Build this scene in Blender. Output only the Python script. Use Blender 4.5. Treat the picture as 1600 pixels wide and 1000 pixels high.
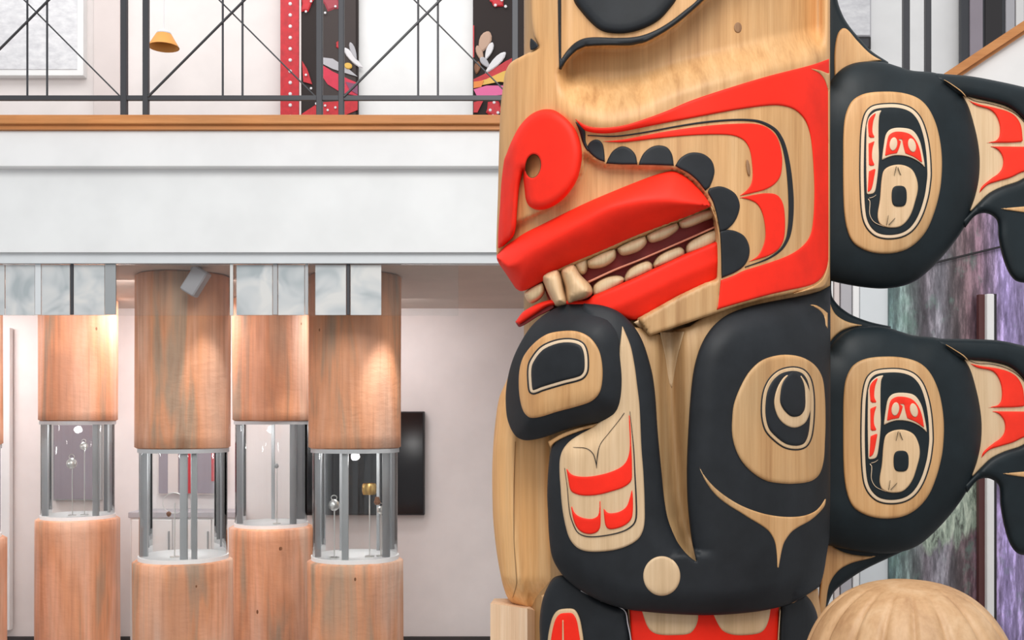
import bpy, math, random
import numpy as np
from mathutils import Vector
from mathutils.geometry import delaunay_2d_cdt
random.seed(7)
for o in list(bpy.data.objects): bpy.data.objects.remove(o)
SC = bpy.context.scene
COL = SC.collection
PI = math.pi
# ------------------------------------------------------------------ camera, sky, lamps, exposure
ZC, HOR, FPX = 1.95, 650.0, 1600.0            # eye height, horizon row, focal length in pixels
cam = bpy.data.cameras.new('camera'); cam.sensor_width = 36.0; cam.lens = 36.0; cam.shift_y = 150/1600
cam.clip_start = 0.05
co = bpy.data.objects.new('camera', cam); COL.objects.link(co)
co.location = (0, 0, ZC); co.rotation_euler = (PI/2, 0, 0); SC.camera = co
w = bpy.data.worlds.new('world'); SC.world = w; w.use_nodes = True
w.node_tree.nodes['Background'].inputs[0].default_value = (0.97, 0.985, 1.0, 1)
w.node_tree.nodes['Background'].inputs[1].default_value = 0.72
def area(name, loc, target, size, power, col=(1, 1, 1), size_y=None):
    l = bpy.data.lights.new(name, 'AREA'); l.size = size; l.energy = power; l.color = col
    if size_y: l.shape = 'RECTANGLE'; l.size_y = size_y
    o = bpy.data.objects.new(name, l); COL.objects.link(o); o.location = loc
    o.rotation_euler = (Vector(target)-Vector(loc)).to_track_quat('-Z', 'Y').to_euler(); return o
def spot(name, loc, target, power, angle, blend=0.6, col=(1, .93, .84), r=0.04):
    l = bpy.data.lights.new(name, 'SPOT'); l.energy = power; l.color = col; l.spot_size = math.radians(angle)
    l.spot_blend = blend; l.shadow_soft_size = r
    o = bpy.data.objects.new(name, l); COL.objects.link(o); o.location = loc
    o.rotation_euler = (Vector(target)-Vector(loc)).to_track_quat('-Z', 'Y').to_euler(); return o
area('atrium_light', (0.1, -0.3, 6.2), (0.5, 3.2, 2.0), 3.4, 285, (1, .97, .93))
area('gallery_light', (-2.6, 7.0, 6.3), (-2.6, 8.4, 3.8), 5.0, 42, (1, .98, .96), 1.2)
area('undercroft_light', (-3.0, 6.75, 2.80), (-3.0, 8.5, 1.0), 3.0, 30, (1, .97, .98), 0.3)
for x_, p_ in ((-4.35, 14), (-2.62, 12), (-1.05, 9)):
    area('wall_fill_light', (x_, 7.75, 2.80), (x_, 8.6, .6), .75, p_, (1, .97, .98), 0.3)  # unseen area lights added to brighten the back wall
spot('track_spot', (-1.78, 6.20, 2.80), (-1.86, 6.45, 1.2), 26, 52, .7, r=.03)
spot('track_spot', (-1.15, 7.30, 2.80), (-1.80, 7.75, 1.2), 24, 40, .8, r=.03)
spot('track_spot', (-0.62, 6.22, 2.80), (-0.90, 6.50, 1.0), 40, 44, .7, r=.03)
SC.view_settings.view_transform = 'Standard'; SC.view_settings.look = 'None'
SC.view_settings.gamma = 1.0; SC.view_settings.use_curve_mapping = False
SC.view_settings.exposure = 0.12
# ------------------------------------------------------------------ materials
MATS = {}
def newmat(name):
    m = bpy.data.materials.new(name); m.use_nodes = True; MATS[name] = m
    nt = m.node_tree; return m, nt, nt.nodes['Principled BSDF']
def ramp(nt, src, stops):
    r = nt.nodes.new('ShaderNodeValToRGB'); el = r.color_ramp.elements
    while len(el) < len(stops): el.new(0.5)
    for e, (p, c) in zip(el, stops): e.position = p; e.color = (*c, 1)
    nt.links.new(src, r.inputs[0]); return r.outputs[0]
def noise(nt, scale, vec=None, sc=(1, 1, 1), detail=4, rough=.55, dist=0.0, loc=(0, 0, 0)):
    n = nt.nodes.new('ShaderNodeTexNoise'); n.inputs['Scale'].default_value = scale
    n.inputs['Detail'].default_value = detail; n.inputs['Roughness'].default_value = rough; n.inputs['Distortion'].default_value = dist
    mp = nt.nodes.new('ShaderNodeMapping'); mp.inputs['Scale'].default_value = sc; mp.inputs['Location'].default_value = loc
    if vec is None:
        tc = nt.nodes.new('ShaderNodeTexCoord'); vec = tc.outputs['Object']
    nt.links.new(vec, mp.inputs[0]); nt.links.new(mp.outputs[0], n.inputs['Vector']); return n.outputs['Fac']
def mixc(nt, fac, a, b, mode='MIX'):
    m = nt.nodes.new('ShaderNodeMix'); m.data_type = 'RGBA'; m.blend_type = mode
    if isinstance(fac, (int, float)): m.inputs[0].default_value = fac
    else: nt.links.new(fac, m.inputs[0])
    for i, v in ((6, a), (7, b)):
        if isinstance(v, tuple): m.inputs[i].default_value = (*v, 1)
        else: nt.links.new(v, m.inputs[i])
    return m.outputs[2]
def bump(nt, bs, h, strength=.3, dist=.003):
    b = nt.nodes.new('ShaderNodeBump'); b.inputs['Strength'].default_value = strength; b.inputs['Distance'].default_value = dist
    nt.links.new(h, b.inputs['Height']); nt.links.new(b.outputs[0], bs.inputs['Normal'])
def wood(name, stops, streak=(26, 7, 1.1), rough=.55, big=1.6, tint=((.9, .9, .9), (1.08, 1.0, .9)), bs_=.25):
    m, nt, b = newmat(name)
    g = noise(nt, 1.0, sc=streak, detail=6, rough=.6, dist=.35)
    c = ramp(nt, g, stops)
    g2 = noise(nt, big, sc=(1, .6, .45), detail=4, rough=.6)
    t = ramp(nt, g2, [(.32, tint[0]), (.68, tint[1])])
    c2 = mixc(nt, 1.0, c, t, 'MULTIPLY')
    fine = noise(nt, 1.0, sc=(streak[0]*7, streak[1]*7, streak[2]*5), detail=3)
    f2 = ramp(nt, fine, [(.3, (.86, .84, .80)), (.6, (1, 1, 1))])
    c3 = mixc(nt, .7, c2, f2, 'MULTIPLY')
    nt.links.new(c3, b.inputs['Base Color']); b.inputs['Roughness'].default_value = rough
    bump(nt, b, fine, bs_); return m
def paint(name, col, rough=.45, var=.12, scale=9, spec=.5):
    m, nt, b = newmat(name)
    n = noise(nt, scale, detail=5, rough=.6)
    lo = tuple(c*(1-var) for c in col); hi = tuple(min(1, c*(1+var)) for c in col)
    nt.links.new(ramp(nt, n, [(.3, lo), (.7, hi)]), b.inputs['Base Color'])
    b.inputs['Roughness'].default_value = rough; b.inputs['Specular IOR Level'].default_value = spec
    n2 = noise(nt, 1.0, sc=(60, 60, 9), detail=3); bump(nt, b, n2, .12, .002); return m
def plain(name, col, rough=.6, metal=0.0, spec=.5):
    m, nt, b = newmat(name)
    n = noise(nt, 3.0, detail=3)
    lo = tuple(c*.965 for c in col); hi = tuple(min(1, c*1.03) for c in col)
    nt.links.new(ramp(nt, n, [(.35, lo), (.65, hi)]), b.inputs['Base Color'])
    b.inputs['Roughness'].default_value = rough; b.inputs['Metallic'].default_value = metal
    b.inputs['Specular IOR Level'].default_value = spec; return m
CEDAR = wood('carved_cedar', [(.25, (.38, .20, .08)), (.45, (.56, .34, .16)), (.6, (.62, .395, .20)), (.78, (.70, .47, .26))],
             tint=((.74, .76, .76), (1.14, .97, .76)))
CEDAR_DARK = wood('cedar_recess', [(.25, (.30, .17, .07)), (.6, (.48, .30, .14)), (.8, (.55, .36, .18))])
CEDAR_PALE = wood('cedar_pale', [(.25, (.52, .36, .20)), (.5, (.64, .46, .28)), (.78, (.72, .55, .36))])
CEDAR_LIT = wood('cedar_orange_lit', [(.2, (.52, .25, .08)), (.45, (.76, .43, .175)), (.6, (.80, .50, .24)), (.8, (.84, .60, .34))], streak=(18, 18, .8))  # orange cedar, colour raised to stand for light from the left
def log_mat():
    m, nt, b = newmat('log_cedar')
    tc = nt.nodes.new('ShaderNodeTexCoord'); oi = nt.nodes.new('ShaderNodeObjectInfo')
    ad = nt.nodes.new('ShaderNodeVectorMath'); ad.operation = 'ADD'; nt.links.new(tc.outputs['Object'], ad.inputs[0])
    nt.links.new(oi.outputs['Location'], ad.inputs[1]); V = ad.outputs[0]
    bands = ramp(nt, noise(nt, 1.0, V, (4.2, 4.2, .5), 4, .5, .6), [(.28, (.40, .20, .11)), (.36, (.46, .31, .21)), (.44, (.74, .34, .18)), (.54, (.82, .43, .27)), (.68, (.86, .58, .43))])
    st = ramp(nt, noise(nt, 1.0, V, (38, 38, 1.3), 5, .6), [(.3, (.80, .74, .70)), (.5, (1, 1, 1)), (.75, (1.1, 1.08, 1.05))])
    c = mixc(nt, .85, bands, st, 'MULTIPLY')
    pt = ramp(nt, noise(nt, 2.2, V, (1, 1, .7), 3), [(.36, (.74, .76, .80)), (.55, (1, 1, 1))])
    c = mixc(nt, .8, c, pt, 'MULTIPLY')
    nt.links.new(c, b.inputs['Base Color']); b.inputs['Roughness'].default_value = .6
    hw = noise(nt, 1.0, V, (16, 16, 34), 3, .5)
    bump(nt, b, hw, .45, .006); return m
LOG = log_mat()
HAT = wood('carved_dome_wood', [(.25, (.33, .18, .085)), (.5, (.50, .315, .17)), (.75, (.60, .42, .26))], streak=(14, 14, 1.2))
OAK = wood('oak_trim', [(.25, (.50, .20, .06)), (.6, (.62, .27, .09)), (.8, (.68, .33, .13))], streak=(1.2, 20, 20))
RED = paint('red_paint', (.82, .020, .006), .6, .10, spec=.25)
REDF = paint('fin_red_paint', (.80, .030, .012), .6, .10, spec=.25)
BLACK = paint('black_paint', (.013, .0155, .019), .55, .25, spec=.25)
BLACKF = paint('fin_black_paint', (.007, .0125, .016), .5, .25, spec=.25)
RED_SHADED = paint('mouth_red_shaded', (.20, .012, .010), .6, .15)  # red darkened in its colour for the shade inside the mouth
TOOTH = wood('tooth_wood', [(.25, (.50, .38, .22)), (.5, (.63, .50, .32)), (.78, (.70, .57, .38))])
PALE = paint('pale_inlay', (.66, .50, .34), .5, .06)
WHITE = plain('white_wall', (.80, .79, .785), .75)
WHITEB = plain('bright_white', (.86, .86, .86), .7)
PINKW = plain('warm_white_wall', (.80, .745, .73), .75)
FASCIA = plain('fascia_white', (.84, .85, .86), .6)
BEAM = plain('beam_white', (.82, .84, .85), .5)
LIP = plain('beam_lip_grey', (.70, .74, .77), .5)
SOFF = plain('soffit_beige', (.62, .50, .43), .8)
FLOORM = plain('grey_floor', (.34, .32, .31), .35)
STEEL = plain('dark_steel', (.055, .057, .065), .45, .3)
STEELG = plain('grey_steel', (.46, .475, .49), .45, .05)
ALU = plain('aluminium', (.42, .44, .45), .35, .7)
DARK = plain('dark_charcoal', (.018, .015, .017), .35)
SCREEN = plain('screen_black', (.006, .005, .007), .18)
BROWNBLK = plain('brown_black_cloth', (.022, .014, .013), .8)
CRIM = paint('crimson', (.52, .012, .022), .5, .2, 20)
PINK = plain('pink', (.75, .14, .34), .6)
YEL = plain('yellow', (.75, .45, .08), .5)
PETW = plain('petal_white', (.74, .72, .74), .6)
PETT = plain('petal_tan', (.52, .34, .25), .6)
GOLD = plain('gold', (.72, .45, .16), .3, 1.0)
SILVER = plain('silver', (.78, .77, .74), .28, .9)
LAMPM = plain('orange_shade', (.72, .32, .07), .6)
MAUVE = plain('mauve_grey', (.30, .26, .30), .6)
BABYB = plain('baseboard_dark', (.045, .04, .04), .5)
PINKG = plain('pink_grey', (.70, .62, .60), .7)
LILAC = plain('lilac_grey', (.46, .45, .48), .7)
m, nt, b = newmat('print_texture')
n = noise(nt, 14, sc=(1, 1, 2), detail=6); nt.links.new(ramp(nt, n, [(.3, (.60, .60, .63)), (.7, (.80, .80, .82))]), b.inputs['Base Color']); PRINT = m
b.inputs['Roughness'].default_value = .5
def glassmat(name, ior=1.35, tint=(1, 1, 1), rough=.02):
    m = bpy.data.materials.new(name); m.use_nodes = True; nt = m.node_tree; nt.nodes.clear(); MATS[name] = m
    out = nt.nodes.new('ShaderNodeOutputMaterial'); mx = nt.nodes.new('ShaderNodeMixShader')
    tr = nt.nodes.new('ShaderNodeBsdfTransparent'); tr.inputs[0].default_value = (*tint, 1)
    gl = nt.nodes.new('ShaderNodeBsdfGlossy'); gl.inputs['Roughness'].default_value = rough
    fr = nt.nodes.new('ShaderNodeFresnel'); fr.inputs[0].default_value = ior
    nt.links.new(fr.outputs[0], mx.inputs[0]); nt.links.new(tr.outputs[0], mx.inputs[1]); nt.links.new(gl.outputs[0], mx.inputs[2])
    nt.links.new(mx.outputs[0], out.inputs[0]); return m
GLASS = glassmat('clear_glass', 1.42, (.95, .965, .965))
PANE = glassmat('bulkhead_glass', 1.4, (.95, .96, .96))
m = bpy.data.materials.new('window_reflection'); m.use_nodes = True; nt = m.node_tree; b = nt.nodes['Principled BSDF']; REFLECTION = m  # pale smears painted as bright windows reflected in the bulkhead glass
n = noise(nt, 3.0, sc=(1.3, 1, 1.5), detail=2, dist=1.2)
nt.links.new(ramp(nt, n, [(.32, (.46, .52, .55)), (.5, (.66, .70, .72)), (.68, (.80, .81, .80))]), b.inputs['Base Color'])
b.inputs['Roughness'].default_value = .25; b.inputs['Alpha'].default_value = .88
# forest mural: printed picture of mossy trunks
def mural_mat():
    m, nt, b = newmat('forest_mural')
    tc = nt.nodes.new('ShaderNodeTexCoord'); sep = nt.nodes.new('ShaderNodeSeparateXYZ'); nt.links.new(tc.outputs['Object'], sep.inputs[0])
    wob = noise(nt, 1.0, tc.outputs['Object'], (2.5, 1, .8), 3)
    ad = nt.nodes.new('ShaderNodeMath'); ad.operation = 'MULTIPLY_ADD'; ad.inputs[1].default_value = .10; nt.links.new(wob, ad.inputs[0])
    nt.links.new(sep.outputs['X'], ad.inputs[2])
    mr = nt.nodes.new('ShaderNodeMapRange'); mr.inputs['From Min'].default_value = -.62; mr.inputs['From Max'].default_value = .20
    nt.links.new(ad.outputs[0], mr.inputs[0])
    bands = ramp(nt, mr.outputs[0], [(0, (.10, .17, .17)), (.12, (.16, .21, .20)), (.24, (.10, .085, .10)), (.36, (.20, .19, .22)), (.46, (.09, .07, .075)),
                                     (.54, (.12, .075, .085)), (.63, (.15, .09, .12)), (.72, (.22, .16, .26)), (.80, (.36, .28, .55)), (1, (.30, .24, .40))])
    st = noise(nt, 1.0, tc.outputs['Object'], (26, 26, 4), 6, .7)
    c = mixc(nt, .85, bands, ramp(nt, st, [(.32, (.22, .2, .22)), (.5, (1.0, 1.0, 1.02)), (.66, (3.2, 3.2, 3.2))]), 'MULTIPLY')
    moss = noise(nt, 7.0, tc.outputs['Object'], (1, 1, .7), 6, .65)
    c = mixc(nt, ramp(nt, moss, [(.56, (0, 0, 0)), (.68, (.6, .6, .6))]), c, (.16, .27, .23))
    # hanging pale moss low on the picture
    lo = nt.nodes.new('ShaderNodeVectorMath'); lo.operation = 'SUBTRACT'; lo.inputs[1].default_value = (-.42, 0, MOSSZ)
    nt.links.new(tc.outputs['Object'], lo.inputs[0])
    mp = nt.nodes.new('ShaderNodeMapping'); mp.inputs['Scale'].default_value = (2.1, 0, 1.95); nt.links.new(lo.outputs[0], mp.inputs[0])
    ln = nt.nodes.new('ShaderNodeVectorMath'); ln.operation = 'LENGTH'; nt.links.new(mp.outputs[0], ln.inputs[0])
    n3 = noise(nt, 5.0, tc.outputs['Object'], (2.6, 1, .9), 5, .6, .6)
    s = nt.nodes.new('ShaderNodeMath'); s.operation = 'MULTIPLY_ADD'; s.inputs[1].default_value = .6; nt.links.new(n3, s.inputs[0]); nt.links.new(ln.outputs[1 if len(ln.outputs) > 1 else 0], s.inputs[2])
    n4 = noise(nt, 12.0, tc.outputs['Object'], (2.4, 1, .6), 6, .7, .8)
    leaf = ramp(nt, n4, [(.36, (.08, .09, .075)), (.48, (.30, .37, .30)), (.62, (.58, .66, .54))])
    c = mixc(nt, ramp(nt, s.outputs[0], [(.88, (1, 1, 1)), (.99, (0, 0, 0))]), c, leaf)
    nt.links.new(c, b.inputs['Base Color']); b.inputs['Roughness'].default_value = .35; return m
MOSSZ = 1.16
MURAL = mural_mat()
# ------------------------------------------------------------------ object helpers
WLOC = {}
def thing(name, loc, label, cat, group=None):
    o = bpy.data.objects.new(name, None); COL.objects.link(o); o.location = loc; o.empty_display_size = .1
    o['label'] = label; o['category'] = cat
    if group: o['group'] = group
    WLOC[o.name] = Vector(loc); return o
def tag(o, label, cat, group=None):
    o['label'] = label; o['category'] = cat
    if group: o['group'] = group
    return o
def obj(name, verts, faces, mat, parent=None, smooth=False, origin=None, kind=None, label=None, mats=None, fmat=None):
    v = np.asarray(verts, float)
    if parent is not None: org = np.array(WLOC[parent.name])
    elif origin is not None: org = np.array(origin, float)
    else:
        org = (v.min(0)+v.max(0))/2; org[2] = v[:, 2].min()
    me = bpy.data.meshes.new(name); me.from_pydata((v-org).tolist(), [], [tuple(map(int, f)) for f in faces])
    me.materials.append(mat)
    if smooth:
        me.polygons.foreach_set('use_smooth', [True]*len(me.polygons))
    me.update()
    o = bpy.data.objects.new(name, me); COL.objects.link(o)
    if parent is not None: o.parent = parent
    else: o.location = org
    WLOC[o.name] = Vector(org)
    if kind: o['kind'] = kind
    if label: o['label'] = label
    return o
class MB:
    def __init__(s): s.v = []; s.f = []
    def add(s, v, f):
        k = len(s.v); s.v += [tuple(p) for p in v]; s.f += [tuple(i+k for i in q) for q in f]; return s
    def box(s, x0, x1, y0, y1, z0, z1, bev=0.0):
        if bev <= 0:
            v = [(x, y, z) for x in (x0, x1) for y in (y0, y1) for z in (z0, z1)]
            return s.add(v, [(0, 1, 3, 2), (4, 6, 7, 5), (0, 4, 5, 1), (2, 3, 7, 6), (0, 2, 6, 4), (1, 5, 7, 3)])
        B = bev; v = []; 
        for z, i in ((z0, B), (z0+B, 0), (z1-B, 0), (z1, B)):
            a0, a1, c0, c1 = x0+i, x1-i, y0+i, y1-i
            v += [(a0+B, c0, z), (a1-B, c0, z), (a1, c0+B, z), (a1, c1-B, z), (a1-B, c1, z), (a0+B, c1, z), (a0, c1-B, z), (a0, c0+B, z)]
        f = [tuple(range(7, -1, -1)), tuple(range(24, 32))]
        for r in range(3):
            for i in range(8):
                j = (i+1) % 8; f.append((r*8+i, r*8+j, r*8+8+j, r*8+8+i))
        return s.add(v, f)
    def tube(s, pts, r, n=8, cap=True):
        pts = [Vector(p) for p in pts]; rr = r if isinstance(r, (list, tuple)) else [r]*len(pts)
        v = []; f = []
        for i, p in enumerate(pts):
            d = (pts[min(i+1, len(pts)-1)]-pts[max(i-1, 0)]).normalized()
            a = Vector((0, 0, 1)) if abs(d.z) < .9 else Vector((1, 0, 0))
            u = d.cross(a).normalized(); w_ = d.cross(u)
            for k in range(n):
                t = 2*PI*(k+.5)/n; v.append(p+(u*math.cos(t)+w_*math.sin(t))*rr[i])
        for i in range(len(pts)-1):
            for k in range(n):
                j = (k+1) % n; f.append((i*n+k, i*n+j, i*n+n+j, i*n+n+k))
        if cap: f += [tuple(range(n-1, -1, -1)), tuple(range((len(pts)-1)*n, len(pts)*n))]
        return s.add(v, f)
    def lathe(s, prof, c, n=32, fn=None, capb=True, capt=True):
        v = []; f = []
        for i, (r, z) in enumerate(prof):
            for k in range(n):
                t = 2*PI*k/n; rr = r*(fn(t, z) if fn else 1)
                v.append((c[0]+rr*math.cos(t), c[1]+rr*math.sin(t), z))
        for i in range(len(prof)-1):
            for k in range(n):
                j = (k+1) % n; f.append((i*n+k, i*n+j, i*n+n+j, i*n+n+k))
        if capb: f.append(tuple(range(n-1, -1, -1)))
        if capt: f.append(tuple(range((len(prof)-1)*n, len(prof)*n)))
        return s.add(v, f)
    def prism(s, poly, y0, y1):       # outline in (x, z), extruded along y
        n = len(poly); v = [(x, y0, z) for x, z in poly]+[(x, y1, z) for x, z in poly]
        f = [tuple(range(n)), tuple(range(2*n-1, n-1, -1))]+[(i, i+n, (i+1) % n+n, (i+1) % n) for i in range(n)]
        return s.add(v, f)
    def build(s, name, mat, parent=None, **k): return obj(name, s.v, s.f, mat, parent, **k)
def W(px, py, Y): return ((px-800)/FPX*Y, Y, ZC+(HOR-py)/FPX*Y)
def WX(px, Y): return (px-800)/FPX*Y
def WZ(py, Y): return ZC+(HOR-py)/FPX*Y
def pbox(name, px0, py0, px1, py1, Y, depth, mat, parent=None, bev=.004, **k):
    return MB().box(WX(px0, Y), WX(px1, Y), Y, Y+depth, WZ(py1, Y), WZ(py0, Y), bev).build(name, mat, parent, **k)
def ell(cx, cy, rx, ry, a=0, n=28, p=2.0):
    a = math.radians(a); r = []
    for i in range(n):
        t = 2*PI*i/n; c, s_ = math.cos(t), math.sin(t)
        x = rx*math.copysign(abs(c)**(2/p), c); y = ry*math.copysign(abs(s_)**(2/p), s_)
        r.append((cx+x*math.cos(a)-y*math.sin(a), cy+x*math.sin(a)+y*math.cos(a)))
    return r
# ------------------------------------------------------------------ carving kit (carved reliefs on a curved log)
Y0 = 3.2                                        # distance of the pole; 1 unit of outline = 2 mm there
def P(px, py, h):
    Y = Y0-h
    return np.stack([(px-800)/FPX*Y, Y, ZC+(HOR-py)/FPX*Y], -1)
def spline(pts, step=3.0, closed=True):
    n = len(pts); q = [np.array(p[:2], float) for p in pts]; cor = [len(p) > 2 for p in pts]; out = []
    for i in range(n if closed else n-1):
        p1, p2 = q[i], q[(i+1) % n]
        p0 = 2*p1-p2 if (cor[i] or (not closed and i == 0)) else q[i-1]
        p3 = 2*p2-p1 if (cor[(i+1) % n] or (not closed and i == n-2)) else q[(i+2) % n]
        L = np.linalg.norm(p2-p1)
        if L < 1e-6: continue
        # limit overshoot when neighbouring spans differ a lot in length
        d0 = np.linalg.norm(p1-p0); d3 = np.linalg.norm(p3-p2)
        m1 = (p2-p0)*L/max(d0+L, 1e-6); m2 = (p3-p1)*L/max(d3+L, 1e-6)
        k = max(1, int(round(L/step)))
        for j in range(k):
            t = j/k; t2, t3 = t*t, t*t*t
            out.append((2*t3-3*t2+1)*p1+(t3-2*t2+t)*m1+(-2*t3+3*t2)*p2+(t3-t2)*m2)
    if not closed: out.append(q[-1])
    return np.array(out)
def segdist(x, y, poly, closed=True):
    a = poly; b = np.roll(poly, -1, 0)
    if not closed: a, b = a[:-1], b[:-1]
    d = b-a; l2 = (d**2).sum(1)+1e-9
    px = x[:, None]-a[None, :, 0]; py = y[:, None]-a[None, :, 1]
    t = np.clip((px*d[:, 0]+py*d[:, 1])/l2, 0, 1)
    return np.sqrt(((px-t*d[:, 0])**2+(py-t*d[:, 1])**2).min(1))
def inside(x, y, poly):
    a = poly; b = np.roll(poly, -1, 0); r = np.zeros(len(x), bool)
    for (x1, y1), (x2, y2) in zip(a, b):
        if y1 == y2: continue
        c = ((y1 > y) != (y2 > y)) & (x < (x2-x1)*(y-y1)/(y2-y1)+x1); r ^= c
    return r
def sm(t): t = np.clip(t, 0, 1); return t*t*(3-2*t)
def polyarea(p): return .5*np.sum(p[:, 0]*np.roll(p[:, 1], -1)-np.roll(p[:, 0], -1)*p[:, 1])
def inset(poly, d):
    p = np.asarray(poly, float); s_ = 1 if polyarea(p) > 0 else -1
    t = np.roll(p, -1, 0)-np.roll(p, 1, 0); t /= np.linalg.norm(t, axis=1)[:, None]+1e-9
    return p+np.stack([-t[:, 1], t[:, 0]], 1)*s_*d
def line(pts):                                   # tapered brush line: (x, y, width) -> outline
    c = spline([(p[0], p[1]) for p in pts], 3, False)
    acc = np.concatenate([[0], np.cumsum(np.linalg.norm(np.diff(c, axis=0), axis=1))])
    q = np.array([(p[0], p[1]) for p in pts], float)
    ks = [acc[np.argmin(((c-p)**2).sum(1))] for p in q]
    wd = np.interp(acc, ks, [p[2] for p in pts])
    t = np.gradient(c, axis=0); t /= np.linalg.norm(t, axis=1)[:, None]+1e-9
    nrm = np.stack([-t[:, 1], t[:, 0]], 1)
    return np.concatenate([c+nrm*wd[:, None]/2, (c-nrm*wd[:, None]/2)[::-1]])
def carve(name, outline, base, mat, parent, lift=.006, round_=4.0, grid=8.0, thick=.03, off=None, holes=(), raw=False, back=False, minl=.0012, extra=(), hround=True):
    """A carved piece: the outline filled with a fine net lying on the curved surface base(x, y), raised by lift with a rounded edge."""
    ol = np.asarray(outline, float) if raw else spline(outline)
    hs = [np.asarray(h, float) for h in holes]
    x0, y0 = ol.min(0); x1, y1 = ol.max(0)
    gx, gy = np.meshgrid(np.arange(x0+grid*.5, x1, grid), np.arange(y0+grid*.5, y1, grid)); gx = gx.ravel(); gy = gy.ravel()
    if len(gx):
        ii = inside(gx, gy, ol)
        for h in hs: ii &= ~inside(gx, gy, h)
        gx, gy = gx[ii], gy[ii]
    cand = []
    for r_ in (round_*.3, round_*.75, round_*1.4):
        cand.append((inset(ol, r_), r_))
        for h in hs: cand.append((inset(h, -r_), r_))
    ex, ey = [], []
    for c, r_ in cand:
        ii = inside(c[:, 0], c[:, 1], ol)
        d = segdist(c[:, 0], c[:, 1], ol)
        for h in hs: ii &= ~inside(c[:, 0], c[:, 1], h); d = np.minimum(d, segdist(c[:, 0], c[:, 1], h))
        ii &= d > r_*.8; ex.append(c[ii, 0]); ey.append(c[ii, 1])
    if len(gx):
        d = segdist(gx, gy, ol)
        for h in hs: d = np.minimum(d, segdist(gx, gy, h))
        k = d > round_*1.4+2; gx, gy = gx[k], gy[k]
    for e in extra:
        ex.append(e[:, 0]); ey.append(e[:, 1])
    ix = np.concatenate([gx]+ex); iy = np.concatenate([gy]+ey)
    loops = [ol]+hs; vs = []; es = []
    for lp in loops:
        k = len(vs); vs += [Vector((float(a), float(b_))) for a, b_ in lp]; es += [(k+i, k+(i+1) % len(lp)) for i in range(len(lp))]
    vs += [Vector((float(a), float(b_))) for a, b_ in zip(ix, iy)]
    ov, oe, of, *_ = delaunay_2d_cdt(vs, es, [], 0, 1e-4)
    V = np.array([(v.x, v.y) for v in ov]); F = np.array([f for f in of if len(f) == 3])
    cen = V[F].mean(1); ok = inside(cen[:, 0], cen[:, 1], ol)
    for h in hs: ok &= ~inside(cen[:, 0], cen[:, 1], h)
    F = F[ok]
    a2 = np.cross(V[F[:, 1]]-V[F[:, 0]], V[F[:, 2]]-V[F[:, 0]]); F[a2 > 0] = F[a2 > 0][:, ::-1]
    d = segdist(V[:, 0], V[:, 1], ol)
    for h in (hs if hround else ()): d = np.minimum(d, segdist(V[:, 0], V[:, 1], h))
    h = base(V[:, 0], V[:, 1])
    prof = np.sqrt(np.clip(1-(1-np.clip(d/round_, 0, 1))**2, 0, 1)) if round_ > 0 else 1
    h = h+minl+(lift-minl)*prof
    if off is not None: h = h+off(V[:, 0], V[:, 1], d)
    front = P(V[:, 0], V[:, 1], h); n = len(V)
    cnt = {}
    for f in F:
        for i in range(3):
            e = (f[i], f[(i+1) % 3]); cnt[e] = cnt.get(e, 0)+1
    bed = [e for e in cnt if (e[1], e[0]) not in cnt]
    bk = P(V[:, 0], V[:, 1], h-thick)
    vv = np.concatenate([front, bk]); ff = [tuple(f) for f in F]+[(e[1], e[0], e[0]+n, e[1]+n) for e in bed]
    if back: ff += [tuple(f[::-1]+n) for f in F]
    used = sorted({i for f in ff for i in f}); mp = {u: i for i, u in enumerate(used)}
    vv = vv[used]; ff = [tuple(mp[i] for i in f) for f in ff]
    o = obj(name, vv, ff, mat, parent)
    sf = [True]*len(F)+[False]*(len(ff)-len(F))
    o.data.polygons.foreach_set('use_smooth', sf)
    return o
def cyl(x, y=None):
    t = np.clip((np.asarray(x, float)-1040)/258, -1.02, 1.02)
    return .40*np.sqrt(1-.85*np.abs(t)**2.2)
#@@SETTING
# ================================================================== the setting
YB, YF = 8.6, 5.95                              # back wall, balcony edge
MB().box(-9, 9, -5, 9.2, -.12, 0).build('floor', FLOORM, kind='structure')
MB().box(-9, 9, YB, YB+.2, 0, 6.8).build('wall_back', PINKW, kind='structure')
ZS = WZ(410, 6.02)
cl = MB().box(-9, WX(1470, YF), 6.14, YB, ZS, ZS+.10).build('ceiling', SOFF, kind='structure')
MB().box(-9, WX(1470, YF), 6.14, YB, WZ(205, YF)-.10, WZ(205, YF)).build('floor_upper', FLOORM, kind='structure')
xl, xr = -9, WX(1470, YF)
MB().box(xl, xr, YF, 6.14, WZ(260, YF), WZ(204, YF), .004).build('trim_fascia', FASCIA, kind='structure')
MB().box(xl, xr, 6.02, 6.14, WZ(394, 6.02), WZ(262, 6.02)+.02).build('trim_beam', BEAM, kind='structure')
MB().box(xl, xr, 6.05, 6.14, ZS, WZ(394, 6.02)).build('trim_beam_lip', LIP, kind='structure')
tl = MB().box(xl, xr, YF-.05, YF+.20, WZ(197, YF), WZ(183, YF), .004).build('trim_ledge', OAK, kind='structure')
MB().box(xl, xr, YF-.025, YF+.15, WZ(204, YF), WZ(197, YF)).build('trim_ledge_moulding', OAK, kind='structure')
MB().box(-9, 9, YB-.025, YB, 0, .10).build('baseboard_back', BABYB, kind='structure')
# white door at the left edge of the lower gallery
d = pbox('door_1', -90, 512, 15, 985, 8.52, .06, WHITEB, kind='structure')
# pilasters on the upper wall
pbox('trim_pilaster', 146, -260, 187, 343, 8.52, .08, PINKG, kind='structure')
pbox('wall_upper_white', 471, -260, 1500, 343, 8.54, .06, WHITEB, kind='structure')
pbox('trim_corner', 1390, 205, 1499, 343, 8.46, .06, WHITE, kind='structure')
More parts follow.
